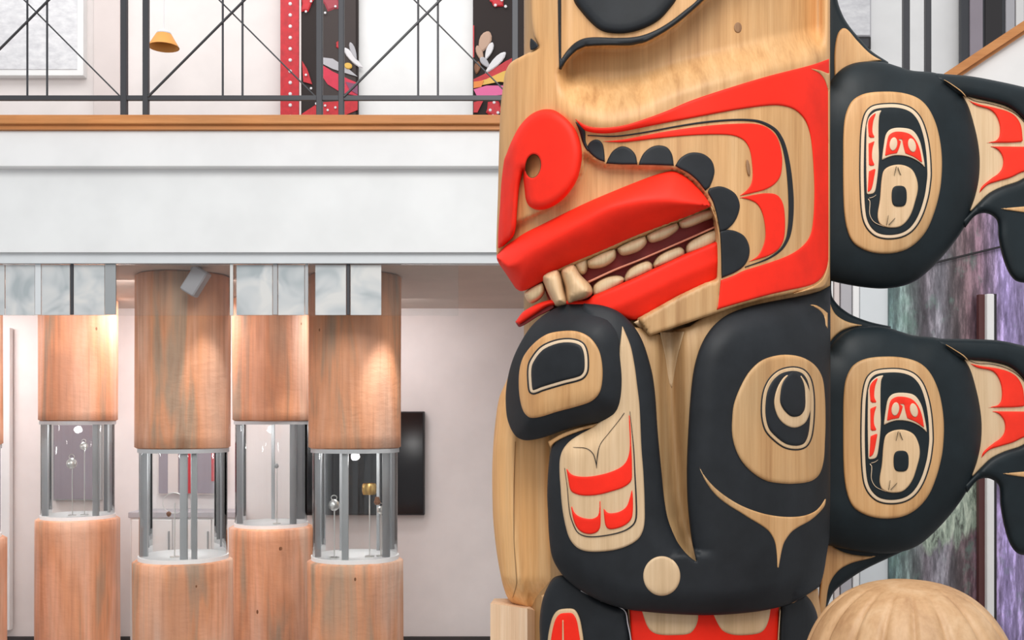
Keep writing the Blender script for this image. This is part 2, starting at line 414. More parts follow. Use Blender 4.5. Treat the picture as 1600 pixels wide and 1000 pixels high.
# dark glazed window upper right
wf = pbox('window_1', 1502, -260, 1592, 300, 8.44, .05, STEEL, kind='structure')
for a, c, mm in ((1516, 1536, MAUVE), (1540, 1566, DARK), (1572, 1586, LILAC)):
    pbox('pane', a, -250, c, 290, 8.425, .03, mm, wf)
pbox('window_mullion', 1588, -250, 1600, 290, 8.42, .04, WHITE, wf)
# stair with oak handrail, right
YS = 5.6
st = MB().prism([(WX(1470, YS), WZ(130, YS)), (WX(1820, YS), WZ(-100, YS)), (WX(1820, YS), WZ(120, YS)), (WX(1640, YS), WZ(215, YS)), (WX(1470, YS), WZ(215, YS))], YS, YS+.15).build('wall_stair', WHITE, kind='structure')
hr = MB().prism([(WX(1466, YS), WZ(122, YS)), (WX(1820, YS), WZ(-113, YS)), (WX(1820, YS), WZ(-98, YS)), (WX(1466, YS), WZ(137, YS))], YS-.06, YS+.18)
hr.build('trim_stair_rail', OAK, kind='structure')
MB().prism([(WX(1466, YS), WZ(137, YS)), (WX(1820, YS), WZ(-98, YS)), (WX(1820, YS), WZ(-92, YS)), (WX(1466, YS), WZ(143, YS))], YS-.03, YS+.18).build('trim_stair_moulding', OAK, kind='structure')
# right partition of pale vertical boards and the mural
YM = 5.7
wr = pbox('wall_right', 1250, 300, 1392, 1150, YM+.06, .12, WHITE, kind='structure', bev=0)
for a, c, mm in ((1286, 1302, WHITEB), (1304, 1312, PINKG), (1314, 1331, LILAC), (1333, 1343, WHITEB), (1344, 1388, LIP)):
    pbox('board', a, 300, c, 1150, YM+.02, .045, mm, wr, .004)
#@@BACKGROUND
# ================================================================== background things
mu = pbox('forest_mural', 1390, 212, 1760, 1092, YM, .05, MURAL, None, .002)
tag(mu, 'large dark printed photo of mossy purple tree trunks behind the pole fins', 'mural')
sp = thing('display_post', (WX(1536, YM), YM-.05, 0), 'slim white upright post standing in front of the forest picture', 'post')
MB().box(WX(1531, YM), WX(1542, YM), YM-.09, YM-.03, 0, WZ(459, YM-.09), .004).build('upright', WHITE, sp)
MB().box(WX(1542, YM), WX(1546, YM), YM-.085, YM-.03, 0, WZ(459, YM-.09)).build('seal', DARK, sp)
MB().box(WX(1522, YM), WX(1531, YM), YM-.06, YM-.03, 0, WZ(459, YM-.09)).build('edge_strip', plain('maroon', (.09, .025, .025), .5), sp)
MB().box(WX(1520, YM), WX(1552, YM), YM-.12, YM-.01, 0, .015, .003).build('foot', ALU, sp)
wi = MB().tube([W(1430, 418, YM-.02), W(1500, 401, YM-.02), W(1600, 377, YM-.02), W(1700, 350, YM-.02)], .006, 6).build('cable', DARK)
tag(wi, 'thin dark cable slanting across the forest picture', 'cable')
# ---- balcony railing
YR = YF+.06
rl = thing('balcony_railing', (0, YR, WZ(183, YF)), 'dark steel balcony railing with paired posts and crossed rods', 'railing')
zt, zb = WZ(-112, YR), WZ(183, YF)
z152 = WZ(153.5, YR)
def rod(name, a, b, r, mat=STEEL, n=6, yy=YR): return MB().tube([(a[0], yy, a[1]), (b[0], yy, b[1])], r, n).build(name, mat, rl)
for k in range(-2, 5):
    for a, c in ((189.5, 199), (224, 232.5)):
        MB().box(WX(a+305.3*k, YR), WX(c+305.3*k, YR), YR-.018, YR+.018, zb, WZ(-135, YR), .003).build('post', STEEL, rl)
    if k < 4:
        xa, xb = WX(232.5+305.3*k, YR), WX(494.5+305.3*k, YR)
        m_ = (xa+xb)/2
        for dx in (-.058, .058): rod('bar', (m_+dx, z152), (m_+dx, zt), .0065, STEEL)
        rod('brace', (xa, z152+.005), (xb, zt-.005), .008, STEEL, 6, YR-.012); rod('brace', (xb, z152+.005), (xa, zt-.005), .0045, STEEL, 6, YR+.012)
MB().box(xl, WX(1450, YR), YR-.012, YR+.012, WZ(157, YR), WZ(150, YR)).build('bottom_rail', STEEL, rl)
MB().box(xl, WX(1450, YR), YR-.012, YR+.012, zt-.012, zt+.012).build('top_rail', STEEL, rl)
MB().box(xl, WX(1456, YR), YR-.04, YR+.04, WZ(-135, YR), WZ(-150, YR), .01).build('handrail', OAK, rl)
# ---- glass bulkhead under the balcony
YG = 6.09
gb = thing('glass_bulkhead', (WX(310, YG), YG, WZ(493, YG)), 'clear glass strip with painted window reflections hanging below the balcony edge', 'glass panel')
MB().box(WX(-60, YG), WX(716, YG), YG, YG+.012, WZ(493, YG), ZS-.002).build('pane', PANE, gb)
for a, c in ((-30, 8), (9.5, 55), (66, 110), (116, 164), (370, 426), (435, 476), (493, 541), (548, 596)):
    MB().box(WX(a, YG), WX(c, YG), YG-.008, YG-.002, WZ(492.5, YG), WZ(414, YG), .001).build('reflected_window', REFLECTION, gb)  # each sheet stands for a bright window reflected in the glass
for a, c, mm in ((56, 65, LIP), (111, 115.5, STEEL), (165, 182, ALU), (427, 434, STEELG), (477, 482, STEELG), (542, 547, STEEL)):
    MB().box(WX(a, YG), WX(c, YG), YG-.012, YG-.001, WZ(492, YG), WZ(413, YG), .001).build('reflected_mullion', mm, gb)  # strips standing for the bars of the reflected windows
MB().box(WX(360, YG), WX(365, YG), YG-.012, YG-.001, WZ(493, YG), WZ(413, YG), .001).build('edge_trim', SILVER, gb)
# ---- log columns with round glass showcases
def column(cx, Yc, wu, wl, ytop, yg0, yg1, label, posts, knots=()):
    x = WX(cx, Yc); ru = wu/2/FPX*Yc*.992; rlw = wl/2/FPX*Yc*.992
    t = thing('log_column', (x, Yc, 0), label, 'column', 'cedar log columns with round glass showcases')
    Yf = Yc-ru
    zg1, zg0 = WZ(yg1, Yf), WZ(yg0, Yf); c = (x, Yc)
    ph = random.uniform(0, 6)
    fn = lambda a, z: 1+.012*math.sin(2*a+ph)+.010*math.sin(5*a+ph*2+z*.6)+.004*math.sin(17*a+z*2)+.01*math.sin(z*2.1+a*1.3+ph)
    def prof(r, z0, z1): return [(r-.02, z0), (r, z0+.012)]+[(r, z0+.012+(z1-z0-.024)*i/14) for i in range(1, 14)]+[(r, z1-.012), (r-.02, z1)]
    MB().lathe(prof(rlw, 0, zg1-.012), c, 72, fn).build('lower_log', LOG, t, smooth=True)
    MB().lathe(prof(ru, zg0+.012, ZS), c, 72, fn).build('upper_log', LOG, t, smooth=True)
    rg = ru*.93
    MB().lathe([(rg+.008, zg1-.014), (rg+.008, zg1+.014)], c, 48).build('base_plate', WHITEB, t)
    MB().lathe([(rg+.010, zg0-.012), (rg+.010, zg0+.014)], c, 48).build('top_ring', STEELG, t)
    MB().lathe([(rg, zg1+.014), (rg, zg0-.012)], c, 48, capb=False, capt=False).build('glass_cylinder', GLASS, t, smooth=True)
    lp = bpy.data.lights.new('showcase_fill', 'POINT'); lp.energy = 2.2; lp.color = (1, .97, .95); lp.shadow_soft_size = .03  # unseen point light added to brighten the inside of the glass
    lo_ = bpy.data.objects.new('showcase_fill', lp); COL.objects.link(lo_); lo_.location = (x, Yc, zg0-.06)
    for a, w_ in posts:
        a = math.radians(a); rr = rg-.03; q = (x+rr*math.cos(a), Yc+rr*math.sin(a))
        MB().box(q[0]-w_, q[0]+w_, q[1]-.012, q[1]+.012, zg1+.012, zg0-.01, .002).build('post', STEELG, t)
    for kx, ky, kr in knots:      # knots in the wood, slightly proud discs on the bark face
        dx = WX(kx, Yf)-x; up = ky < yg0; R = (ru if up else rlw)
        aa = math.asin(max(-1, min(1, dx/R))); R *= fn(1.5*PI+aa, WZ(ky, Yf))
        v = [(x+(R+.0015)*math.sin(aa), Yc-(R+.0015)*math.cos(aa), WZ(ky, Yf))]; kk = kr/FPX*Yf
        for s_ in range(10):
            b_ = aa+kk*math.cos(2*PI*s_/10)/R; v.append((x+(R-.004)*math.sin(b_), Yc-(R-.004)*math.cos(b_), WZ(ky, Yf)+1.4*kk*math.sin(2*PI*s_/10)))
        obj('knot', v, [(0, 1+s_, 1+(s_+1) % 10) for s_ in range(10)], CEDAR_KNOT, t, smooth=True)
    return x, zg1, zg0, rg
CEDAR_KNOT = wood('knot_wood', [(.3, (.16, .06, .025)), (.6, (.30, .13, .06)), (.8, (.40, .2, .1))])
cA = column(122, 7.9, 116, 124, 495, 661, 812, 'leftmost full cedar log column, with pale jewels in its showcase', [(215, .022), (-35, .022), (75, .012), (40, .008)], [(142, 512, 7)])
cB = column(287, 6.6, 143, 149, 413, 706, 880, 'front cedar log column with a hoop necklace in its showcase', [(200, .026), (-72, .022), (-57, .016), (95, .006)], [(304, 918, 5)])
cC = column(424, 7.9, 119, 132, 495, 661, 825, 'cedar log column set back between two nearer ones', [(208, .022), (-35, .024), (100, .012), (60, .014)], [(404, 955, 9), (438, 857, 7), (464, 503, 5)])
cD = column(555, 6.6, 143, 147, 413, 706, 880, 'front cedar log column nearest the dark wall screen', [(205, .018), (-96, .020), (-28, .024), (120, .014), (60, .010)], [(555, 905, 6), (495, 514, 6)])
cE = column(-62, 7.2, 122, 134, 480, 700, 845, 'cedar log column cut off by the left edge of the picture', [(205, .02), (-35, .02)])
# ---- jewels inside the showcases
def stand(parent, x, y, z0, z1, r=.004): MB().tube([(x, y, z0), (x, y, z1)], r, 6).build('stand', SILVER, parent); MB().lathe([(.03, z0), (.03, z0+.008)], (x, y), 14).build('stand_foot', SILVER, parent)
def ring(cx, cy, Y, R, r, tilt=0.0, gap=0.0, n=22):
    pts = []
    for i in range(n+1):
        a = PI/2+gap+(2*PI-2*gap)*i/n; pts.append((cx+R*math.cos(a), cy_(Y, R*math.cos(a), tilt), cy+R*.9*math.sin(a)))
    return pts
def cy_(Y, d, tilt): return Y+d*math.sin(tilt)
def jewel(kind, px, py, Y, col, label, cat, size=.03):
    x, _, z = W(px, py, Y); zb_ = {'A': cA, 'B': cB, 'C': cC, 'D': cD}[col][1]+.014
    t = thing(kind, (x, Y, zb_), label, cat, 'jewellery in the glass showcases'); stand(t, x, Y+.012, zb_, z)
    return t, x, z
t, x, z = jewel('hoop_necklace', 272, 786, 6.45, 'B', 'thin wire hoop necklace with a dark stone in the front left showcase', 'necklace')
MB().tube(ring(x, z, 6.45, .072, .003), .0028, 6).build('hoop', SILVER, t)
MB().lathe([(.006, z-.085), (.014, z-.075), (.016, z-.062), (.006, z-.052)], (x-.03, 6.44), 10).build('stone', CEDAR_KNOT, t)
def brooch(px, py, Y, col, name, label, mat, R):
    t, x, z = jewel(name, px, py, Y, col, label, 'jewel')
    MB().lathe([(R*.3, z-R), (R*.85, z-R*.6), (R, z), (R*.8, z+R*.55), (R*.25, z+R)], (x, Y), 12).build('bead', mat, t, smooth=True)
    MB().tube(ring(x, z+R*1.25, Y, R*.5, .002), .003, 5).build('loop', SILVER, t)
brooch(112, 724, 7.75, 'A', 'pearl_brooch', 'lower pale round jewel in the leftmost showcase', SILVER, .040)
brooch(131, 697, 7.80, 'A', 'pearl_brooch', 'upper pale round jewel in the leftmost showcase', SILVER, .030)
brooch(522, 789, 6.42, 'D', 'silver_brooch', 'white silver lump at left in the right front showcase', SILVER, .036)
brooch(595, 797, 6.50, 'D', 'silver_brooch', 'white silver lump low at right in the right front showcase', SILVER, .026)
brooch(432, 728, 7.75, 'C', 'small_pendant', 'tiny dark pendant in the set back showcase', STEELG, .018)
t, x, z = jewel('gold_bracelet', 577, 764, 6.47, 'D', 'wide gold bracelet in the right front showcase', 'bracelet')
MB().lathe([(.040, z-.035), (.046, z-.02), (.046, z+.02), (.040, z+.035)], (x, 6.47), 16, capb=False, capt=False).build('band', GOLD, t, smooth=True)
MB().lathe([(.012, z-.10), (.022, z-.085), (.012, z-.05)], (x+.05, 6.47), 10).build('charm', CEDAR_KNOT, t)
# ---- things on the lower back wall
def framed(name, px0, py0, px1, py1, Y, mat, fmat_, label, cat, fr=.012, d=.05, back=8.6):
    t = thing(name, (WX((px0+px1)/2, Y), Y+d/2, WZ(py1, Y)), label, cat)
    MB().box(WX(px0, Y), WX(px1, Y), Y, back, WZ(py1, Y), WZ(py0, Y), .003).build('frame', fmat_, t)
    MB().box(WX(px0, Y)+fr, WX(px1, Y)-fr, Y-.006, Y+.002, WZ(py1, Y)+fr, WZ(py0, Y)-fr, .001).build('picture_face', mat, t); return t
framed('wall_screen', 478, 643, 663, 805, 8.53, SCREEN, DARK, 'black wall screen behind the rightmost log column', 'screen')
framed('dark_picture', 82, 662, 157, 782, 8.55, MAUVE, STEELG, 'mauve grey picture seen through the leftmost showcase', 'picture')
t = framed('red_picture', 246, 690, 352, 773, 8.55, MAUVE, PINKG, 'picture in red and grey seen through the front left showcase', 'picture')
MB().box(WX(262, 8.53), WX(278, 8.53), 8.535, 8.548, WZ(771, 8.53), WZ(692, 8.53)).build('panel', PINKG, t)
MB().box(WX(286, 8.53), WX(306, 8.53), 8.535, 8.548, WZ(771, 8.53), WZ(692, 8.53)).build('panel', CRIM, t)
MB().box(WX(330, 8.53), WX(346, 8.53), 8.535, 8.548, WZ(752, 8.53), WZ(692, 8.53)).build('panel', CRIM, t)
t = thing('white_cabinet', (WX(305, 8.3), 8.4, 0), 'low white cabinet behind the front left log column', 'cabinet')
MB().box(WX(205, 8.3), WX(368, 8.3), 8.28, 8.574, 0, WZ(803, 8.28)-.03).build('body', WHITEB, t)
MB().box(WX(203, 8.3), WX(370, 8.3), 8.26, 8.574, WZ(803, 8.28)-.03, WZ(800, 8.28), .003).build('top', LILAC, t)
for a, c in ((206, 269), (271, 330), (332, 367)):
    dd = MB().box(WX(a, 8.27), WX(c, 8.27), 8.262, 8.281, .06, WZ(806, 8.27)-.03, .003).build('door', WHITEB, t)
    MB().box(WX(c-6, 8.26), WX(c-4, 8.26), 8.25, 8.263, WZ(860, 8.26), WZ(830, 8.26)).build('handle', ALU, dd)
# ---- track lamp under the soffit
t = thing('track_lamp', W(306, 413, 6.22), 'small grey track lamp head in front of the left log column', 'lamp')
x, y, z = W(306, 440, 6.22)
MB().tube([(x-.02, y, ZS), (x-.02, y, z+.05)], .010, 8).build('stem', ALU, t)
MB().box(-.05, .05, -.05, .05, -.075, .075, .006)
hd = MB().box(-.048, .048, -.05, .05, -.085, .085, .008); a = math.radians(32)
hd.v = [(x+vx*math.cos(a)+vz*math.sin(a), y+vy, z-vx*math.sin(a)*-1*-1+vz*math.cos(a)) for vx, vy, vz in hd.v]
hd.build('lamp_head', LILAC, t)
# ---- upper gallery pictures
YU = 8.47
framed('framed_print', -150, -120, 130, 118, 8.52, PRINT, WHITEB, 'big pale grey print on the upper gallery wall at left', 'picture', .05)
framed('wall_print', 1306, -120, 1361, 57, 8.48, PRINT, LILAC, 'pale grey blue print beside the top of the pole at right', 'picture', .01)
t = thing('wall_speaker', W(1349, 77, 8.5), 'small black box below the pale print right of the pole', 'speaker')
pbox('case', 1336, 57, 1361, 77, 8.46, .078, DARK, t); pbox('grille', 1339, 60, 1358, 74, 8.452, .012, STEEL, t)
# orange pendant lampshade
t = thing('pendant_lamp', W(256, 75, 8.0), 'small orange lampshade in the upper gallery', 'lamp')
x, y, z = W(256, 74, 8.0)
MB().lathe([(.118, z), (.060, z+.10), (.055, z+.10), (.112, z+.002)], (x, y), 24, capb=False, capt=False).build('lamp_shade', LAMPM, t, smooth=True)
MB().lathe([(.060, z+.10), (.045, z+.125), (.02, z+.13)], (x, y), 20).build('cap', PETW, t, smooth=True)
MB().tube([(x, y, z+.12), (x, y, z+1.9)], .004, 6).build('cord', PETW, t)
# dotted banner
t = thing('dotted_banner', W(453, 343, YU), 'narrow red hanging banner with a row of white buttons', 'banner')
pbox('cloth', 438, -260, 467, 330, YU, .02, CRIM, t, .003); pbox('edge_strip', 467.5, -260, 470.5, 330, YU, .02, PINKG, t, .002)
for i in range(-9, 20):
    cx_, _, cz = W(453.5, 6+17.6*i, YU)
    MB().add([(cx_+.0155*math.cos(k*PI/5), YU-.001, cz+.0155*math.sin(k*PI/5)) for k in range(10)]+[(cx_+.011*math.cos(k*PI/5), YU-.008, cz+.011*math.sin(k*PI/5)) for k in range(10)],
             [tuple(range(10, 20))]+[(k, (k+1) % 10, 10+(k+1) % 10, 10+k) for k in range(10)]).build('button', PETW, t)
# black panels with applied flowers
def petal(t, name, px, py, rx, ry, ang, mat, Y, th=.008):
    def shape(k):
        r = []; a_ = math.radians(ang)
        for i in range(16):
            q = 2*PI*i/16
            if name == 'petal': x_, y_ = rx*k*math.sin(q)*abs(math.sin(q))**.35*(1+.35*math.cos(q)), -1.15*ry*k*math.cos(q)
            elif name == 'blossom': f_ = 1+.16*math.sin(5*q+px); x_, y_ = rx*k*f_*math.sin(q), -ry*k*f_*math.cos(q)
            else: x_, y_ = rx*k*math.sin(q), -ry*k*math.cos(q)
            r.append((px+x_*math.cos(a_)-y_*math.sin(a_), py+x_*math.sin(a_)+y_*math.cos(a_)))
        return r
    e = shape(1); e2 = shape(.78)
    v = [W(a_, b_, Y) for a_, b_ in e]+[(W(a_, b_, Y)[0], Y-th, W(a_, b_, Y)[2]) for a_, b_ in e2]; n = 16
    return obj(name, v, [tuple(range(2*n-1, n-1, -1))]+[(k, k+n, (k+1) % n+n, (k+1) % n) for k in range(n)], mat, t)
def sheet(t, name, pts, mat, Y, th=.006):
    return MB().prism([(WX(a_, Y), WZ(b_, Y)) for a_, b_ in pts], Y-th, Y).build(name, mat, t)
YK = 8.48
t = thing('flower_panel', W(516, 343, YK), 'black hanging panel with bright flowers beside the dotted banner', 'panel')
pbox('cloth', 471, -260, 560, 330, YK, .02, BROWNBLK, t, .003)
pbox('cloth_fold', 503, -260, 556, 330, YK-.008, .012, plain('brown_cloth', (.055, .042, .04), .8), t, .002)
Q = YK-.009
sheet(t, 'leaf', [(472, 95), (480, 108), (488, 132), (474, 128)], CRIM, Q); sheet(t, 'leaf', [(472, 178), (492, 165), (500, 160), (500, 184), (472, 184)], CRIM, Q)
sheet(t, 'leaf', [(504, 102), (520, 112), (545, 124), (559, 130), (559, 150), (535, 146), (512, 132), (504, 120)], paint('rose', (.62, .02, .06), .5), Q)
sheet(t, 'leaf', [(504, 90), (520, 92), (545, 108), (559, 120), (545, 116), (520, 108), (504, 100)], LILAC, Q-.004)
petal(t, 'petal', 550, 90, 5, 17, -38, PETW, Q-.006); petal(t, 'petal', 552, 80, 4, 13, -20, LILAC, Q-.010); petal(t, 'petal', 557, 98, 4, 12, -50, PETW, Q-.002)
petal(t, 'flower_centre', 544, 103, 6.5, 5, 15, YEL, Q-.012)
sheet(t, 'leaf', [(540, 128), (559, 132), (559, 148), (546, 140)], plain('plum', (.22, .07, .14), .6), Q-.006)
sheet(t, 'leaf', [(505, 160), (535, 158), (559, 150), (559, 172), (530, 184), (505, 184)], CRIM, Q-.002)
petal(t, 'blossom', 518, 2, 13, 15, 0, plain('dusky_red', (.36, .05, .07), .6), Q); petal(t, 'blossom', 480, 4, 8, 16, 20, CRIM, Q)
petal(t, 'blossom', 498, 74, 3, 6, 0, CRIM, Q-.002); petal(t, 'blossom', 528, 70, 3, 6, 0, CRIM, Q-.002)
for a, c in ((478, 18), (486, 2), (508, 20), (524, 10), (478, 117), (486, 138), (508, 165), (524, 168), (552, 136), (512, 172), (494, 162)):
    petal(t, 'bead', a, c, 2, 2, 0, PETW, Q-.016, .004)
t = thing('flower_panel', W(772, 343, YK), 'black hanging panel with pink and yellow flowers partly behind the pole', 'panel')
pbox('cloth', 739, -260, 824, 330, YK, .02, BROWNBLK, t, .003)
sheet(t, 'edge_strip', [(739, 40), (741, 40), (741, 90), (739, 90)], CRIM, Q)
petal(t, 'petal', 757, 66, 9, 16, 22, PETT, Q); petal(t, 'petal', 750, 84, 5, 12, -20, PETT, Q-.004); petal(t, 'petal', 764, 80, 5, 13, 22, PETW, Q-.006)
petal(t, 'petal', 746, 106, 5, 9, 10, CEDAR_KNOT, Q-.002); petal(t, 'petal', 758, 98, 5, 10, -40, LILAC, Q-.010)
petal(t, 'petal', 774, 98, 6, 20, 44, PETW, Q-.012)
sheet(t, 'leaf', [(740, 124), (765, 112), (790, 96), (806, 88), (806, 104), (786, 112), (760, 124), (740, 130)], CRIM, Q-.004)
sheet(t, 'leaf', [(740, 130), (760, 124), (786, 112), (806, 106), (806, 130), (780, 128), (740, 136)], YEL, Q-.006)
sheet(t, 'leaf', [(740, 128), (756, 126), (752, 136), (740, 138)], plain('orange', (.80, .26, .05), .6), Q-.012)
sheet(t, 'leaf', [(740, 140), (760, 134), (785, 134), (806, 130), (806, 146), (770, 150), (745, 150)], PINK, Q-.010)
sheet(t, 'leaf', [(740, 160), (756, 156), (746, 176), (740, 176)], CRIM, Q-.004); petal(t, 'blossom', 772, 170, 12, 13, 0, CRIM, Q-.004); petal(t, 'blossom', 777, 2, 11, 9, 20, CRIM, Q)
for a, c in ((772, 160), (766, 172), (778, 176), (770, 181), (790, 10), (774, 8), (784, 0)): petal(t, 'bead', a, c, 2.4, 2.4, 0, PETW, Q-.012, .004)
#@@DOME
# ---- carved wooden dome, lower right foreground
YD = 2.36
x, _, z = W(1446, 919, YD); Rx = 168/FPX*YD
YD0 = YD
t = thing('carved_dome', (x, YD+.1, 0), 'rounded pale wooden carving with fanned grooves at lower right', 'carving')
MBd = MB(); prof = []
Hd = WZ(919, YD)
for i in range(25):
    a = PI/2*i/24; prof.append((Rx*math.cos(a)**.8+.001, Hd-.26*(1-math.sin(a))))
prof = [(Rx*.78, 0), (Rx*.86, .3), (Rx*.97, Hd-.45)]+prof
def flute(a, z):
    k = max(0, min(1, (Hd-z)/.03)); c = (math.cos(a*17+.8*math.sin(a*3)))
    return 1-.055*k*max(0, c)**4+.010*math.sin(a*5)
MBd.lathe(prof, (x, YD+.1), 220, flute); MBd.build('shell', HAT, t, smooth=True)
MB().lathe([(Rx*.80, 0), (Rx*.80, .03)], (x, YD+.1), 60).build('plinth', CEDAR_DARK, t)
#@@POLE
# ================================================================== the totem pole
POLE = thing('totem_pole', (WX(1040, Y0), Y0, 0), 'tall carved cedar totem pole painted red and black, with side fins', 'totem pole')
YFLOOR = HOR+ZC/Y0*FPX                            # outline row of the floor at the pole
# core of the log
v = []; f = []; zs = [0, .02, 3.6]; na = 40
sec = [(WX(1040, Y0)+.44*math.cos(PI+PI*i/na), Y0+.06-.30*abs(math.sin(PI*i/na))**.9) for i in range(na+1)]+[(WX(1040, Y0)+.44, Y0+.24), (WX(1040, Y0)-.44, Y0+.24)]
for zz in zs: v += [(a, c, zz) for a, c in sec]
ns = len(sec)
for i in range(2):
    for k in range(ns): f.append((i*ns+k, i*ns+(k+1) % ns, i*ns+ns+(k+1) % ns, i*ns+ns+k))
f += [tuple(range(ns-1, -1, -1)), tuple(range(2*ns, 3*ns))]
obj('trunk', v, f, CEDAR_DARK, POLE)
# ---------------- upper head
RIDX = [770, 840, 900, 950, 1000, 1060, 1100, 1200, 1300]; RIDY = [140, 150, 168, 178, 170, 150, 138, 112, 92]
BRX = [860, 874, 900, 915, 985, 1010, 1040, 1070, 1102, 1150, 1300]; BRY = [112, 109, 80, 73, 71, 66, 50, 28, -2, -50, -80]
MOUTH = np.array([(800, 440), (870, 424), (1000, 368), (1110, 323), (1120, 345), (1122, 436), (1060, 466), (1000, 500), (1020, 530), (1060, 570), (900, 570), (850, 480)], float)
SNOUT = np.array([(912, 236), (928, 249), (945, 256.5), (1000, 259.5), (1050, 261.5), (1067, 267), (1086, 281), (1100, 298), (1111, 318), (1119, 345), (1122, 440), (900, 470), (776, 400), (800, 350), (840, 332), (880, 310), (905, 270)], float)
def Hhead(x, y):
    x = np.asarray(x, float); y = np.asarray(y, float); h = cyl(x)
    v_ = np.interp(x, RIDX, RIDY)-y
    side = sm((x-868)/26)*sm((1292-x)/14)
    s_ = -.105*sm(v_/58)*side
    b_ = np.interp(x, BRX, BRY)
    s_ = s_+.075*sm((b_-y)/6+.5)*side
    h = h+s_+.030*np.exp(-((v_+14)/24.)**2)*sm((x-850)/50)*sm((1080-x)/120)
    ds = segdist(x.ravel(), y.ravel(), SNOUT).reshape(x.shape); ins = inside(x.ravel(), y.ravel(), SNOUT).reshape(x.shape)
    h = h-.028*sm(ds/5)*ins
    dm = segdist(x.ravel(), y.ravel(), MOUTH).reshape(x.shape); inm = inside(x.ravel(), y.ravel(), MOUTH).reshape(x.shape)
    h = h-.075*sm(dm/8)*inm
    return h
head = carve('upper_head', [(836, -220, 1), (831, -60), (829, 0), (833, 50), (842, 74, 1), (815, 88), (798, 98), (790, 112), (786, 135), (782, 170), (780, 220), (778, 300), (775.5, 385), (776, 398, 1), (800, 432, 1),
    (850, 442, 1), (862, 505, 1), (900, 540, 1), (1000, 530, 1), (1121, 489, 1), (1150, 479), (1200, 466), (1240, 458), (1272, 451), (1288, 440), (1297, 420, 1), (1297, -220, 1)], Hhead, CEDAR, POLE, lift=.0, minl=-.012, round_=5, grid=5, thick=.30, back=False,
    extra=[inset(SNOUT, -.7), inset(SNOUT, 2.5), inset(SNOUT, 5)])
HB = {}
def HC(name, ol, mat=BLACK, base=Hhead, lift=.006, **k): return carve(name, ol, base, mat, head, lift, **k)
HC('upper_eye', [(890, -90), (893, -20), (897, 2), (908, 18), (925, 37), (940, 48), (957, 52), (981, 51.5), (1007, 44), (1030, 31), (1046, 14), (1058, -4), (1070, -60), (1040, -120), (930, -120)], lift=.016, round_=12)
HC('brow_line', [(871, -120, 1), (871.5, 0), (873.5, 108, 1), (877, 109, 1), (886, 94), (900, 80), (916, 73), (950, 71), (985, 71), (1008, 66), (1035, 52), (1060, 35), (1085, 14), (1102, -2), (1150, -50, 1), (1135, -60, 1), (1089, 0), (1070, 16), (1045, 35), (1020, 49), (995, 57), (965, 59), (930, 58), (912, 60), (898, 67), (886, 79), (877, 92, 1), (877, 0), (876, -120, 1)], lift=.012, round_=3)
HC('left_brow_tip', [(829, 60), (834, 63), (841, 72), (836, 77), (829, 78)], lift=.004, thick=.05)
HC('cheek_formline', [(899, 186, 1), (915, 196), (930, 199.5), (950, 199.5), (975, 196), (1000, 188.5), (1040, 174), (1080, 157), (1140, 137), (1200, 119), (1270, 101), (1295.5, 92, 1), (1295.5, 398), (1291, 420), (1283, 435), (1268, 445), (1230, 454), (1200, 461), (1150, 475), (1120, 484, 1), (1126, 438, 1), (1145, 431), (1162, 423), (1200, 411), (1230, 400), (1250, 388), (1264, 372), (1270, 350), (1272.5, 300), (1270.5, 250), (1267, 216), (1261, 194), (1252, 180), (1239, 170), (1220, 165), (1200, 165), (1160, 170), (1120, 177), (1080, 184.5), (1040, 192), (1000, 200), (970, 206), (945, 208.5), (925, 207), (911, 202)], RED)
HC('cheek_gusset', [(1262, 106, 1), (1280, 109), (1293, 114, 1), (1296, 114, 1), (1296, 160, 1), (1293, 140), (1288, 125), (1280, 115)], CEDAR, lift=.009, round_=2)
HC('cheek_edge', [(1293.5, 140, 1), (1296.5, 140, 1), (1296.5, 430, 1), (1288, 447), (1268, 453), (1240, 459), (1268, 448), (1284, 437), (1292, 418), (1294, 398)], CEDAR, lift=.009, round_=2)
HC('cheek_line', line([(918, 211.5, 1.5), (960, 213, 2.2), (1000, 208, 2.4), (1060, 197, 2.6), (1100, 191, 3), (1140, 187.5, 3), (1170, 187.5, 3.4), (1190, 191, 4.2), (1210, 202, 5), (1220, 216, 6), (1226, 232, 6.5), (1231, 256, 7.2), (1234, 280, 8), (1236, 310, 8.6), (1236, 335, 8), (1234, 358, 7), (1230, 374, 5.4), (1220, 390, 4), (1200, 404, 2.8), (1164, 417.5, 1.6)]), BLACK, raw=True, lift=.003, round_=1.5)
HC('upper_feather', [(942, 221, 1), (970, 218.5), (1000, 213), (1040, 205.5), (1080, 199.5), (1120, 195), (1160, 193), (1184, 194), (1200, 200), (1212, 211), (1218, 224), (1222, 244), (1222, 260), (1219, 276), (1210, 288), (1196, 296), (1180, 300.5), (1156, 306, 1), (1166, 298), (1173, 289), (1176, 275), (1175, 255), (1173, 240), (1169, 228), (1162, 219), (1150, 213), (1135, 210.5), (1100, 210.5), (1060, 213), (1020, 217), (1000, 219.5), (970, 222.5)], RED, lift=.004, round_=2.5)
HC('lower_feather', [(1156, 309, 1), (1166, 307), (1180, 304), (1196, 302), (1210, 303), (1218, 308), (1224, 320), (1226.5, 340), (1226.5, 360), (1224, 376), (1216, 390), (1200, 400), (1170, 409, 1), (1184, 400), (1192, 386), (1196, 370), (1195, 350), (1190, 330), (1182, 318), (1170, 312)], RED, lift=.004, round_=2.5)
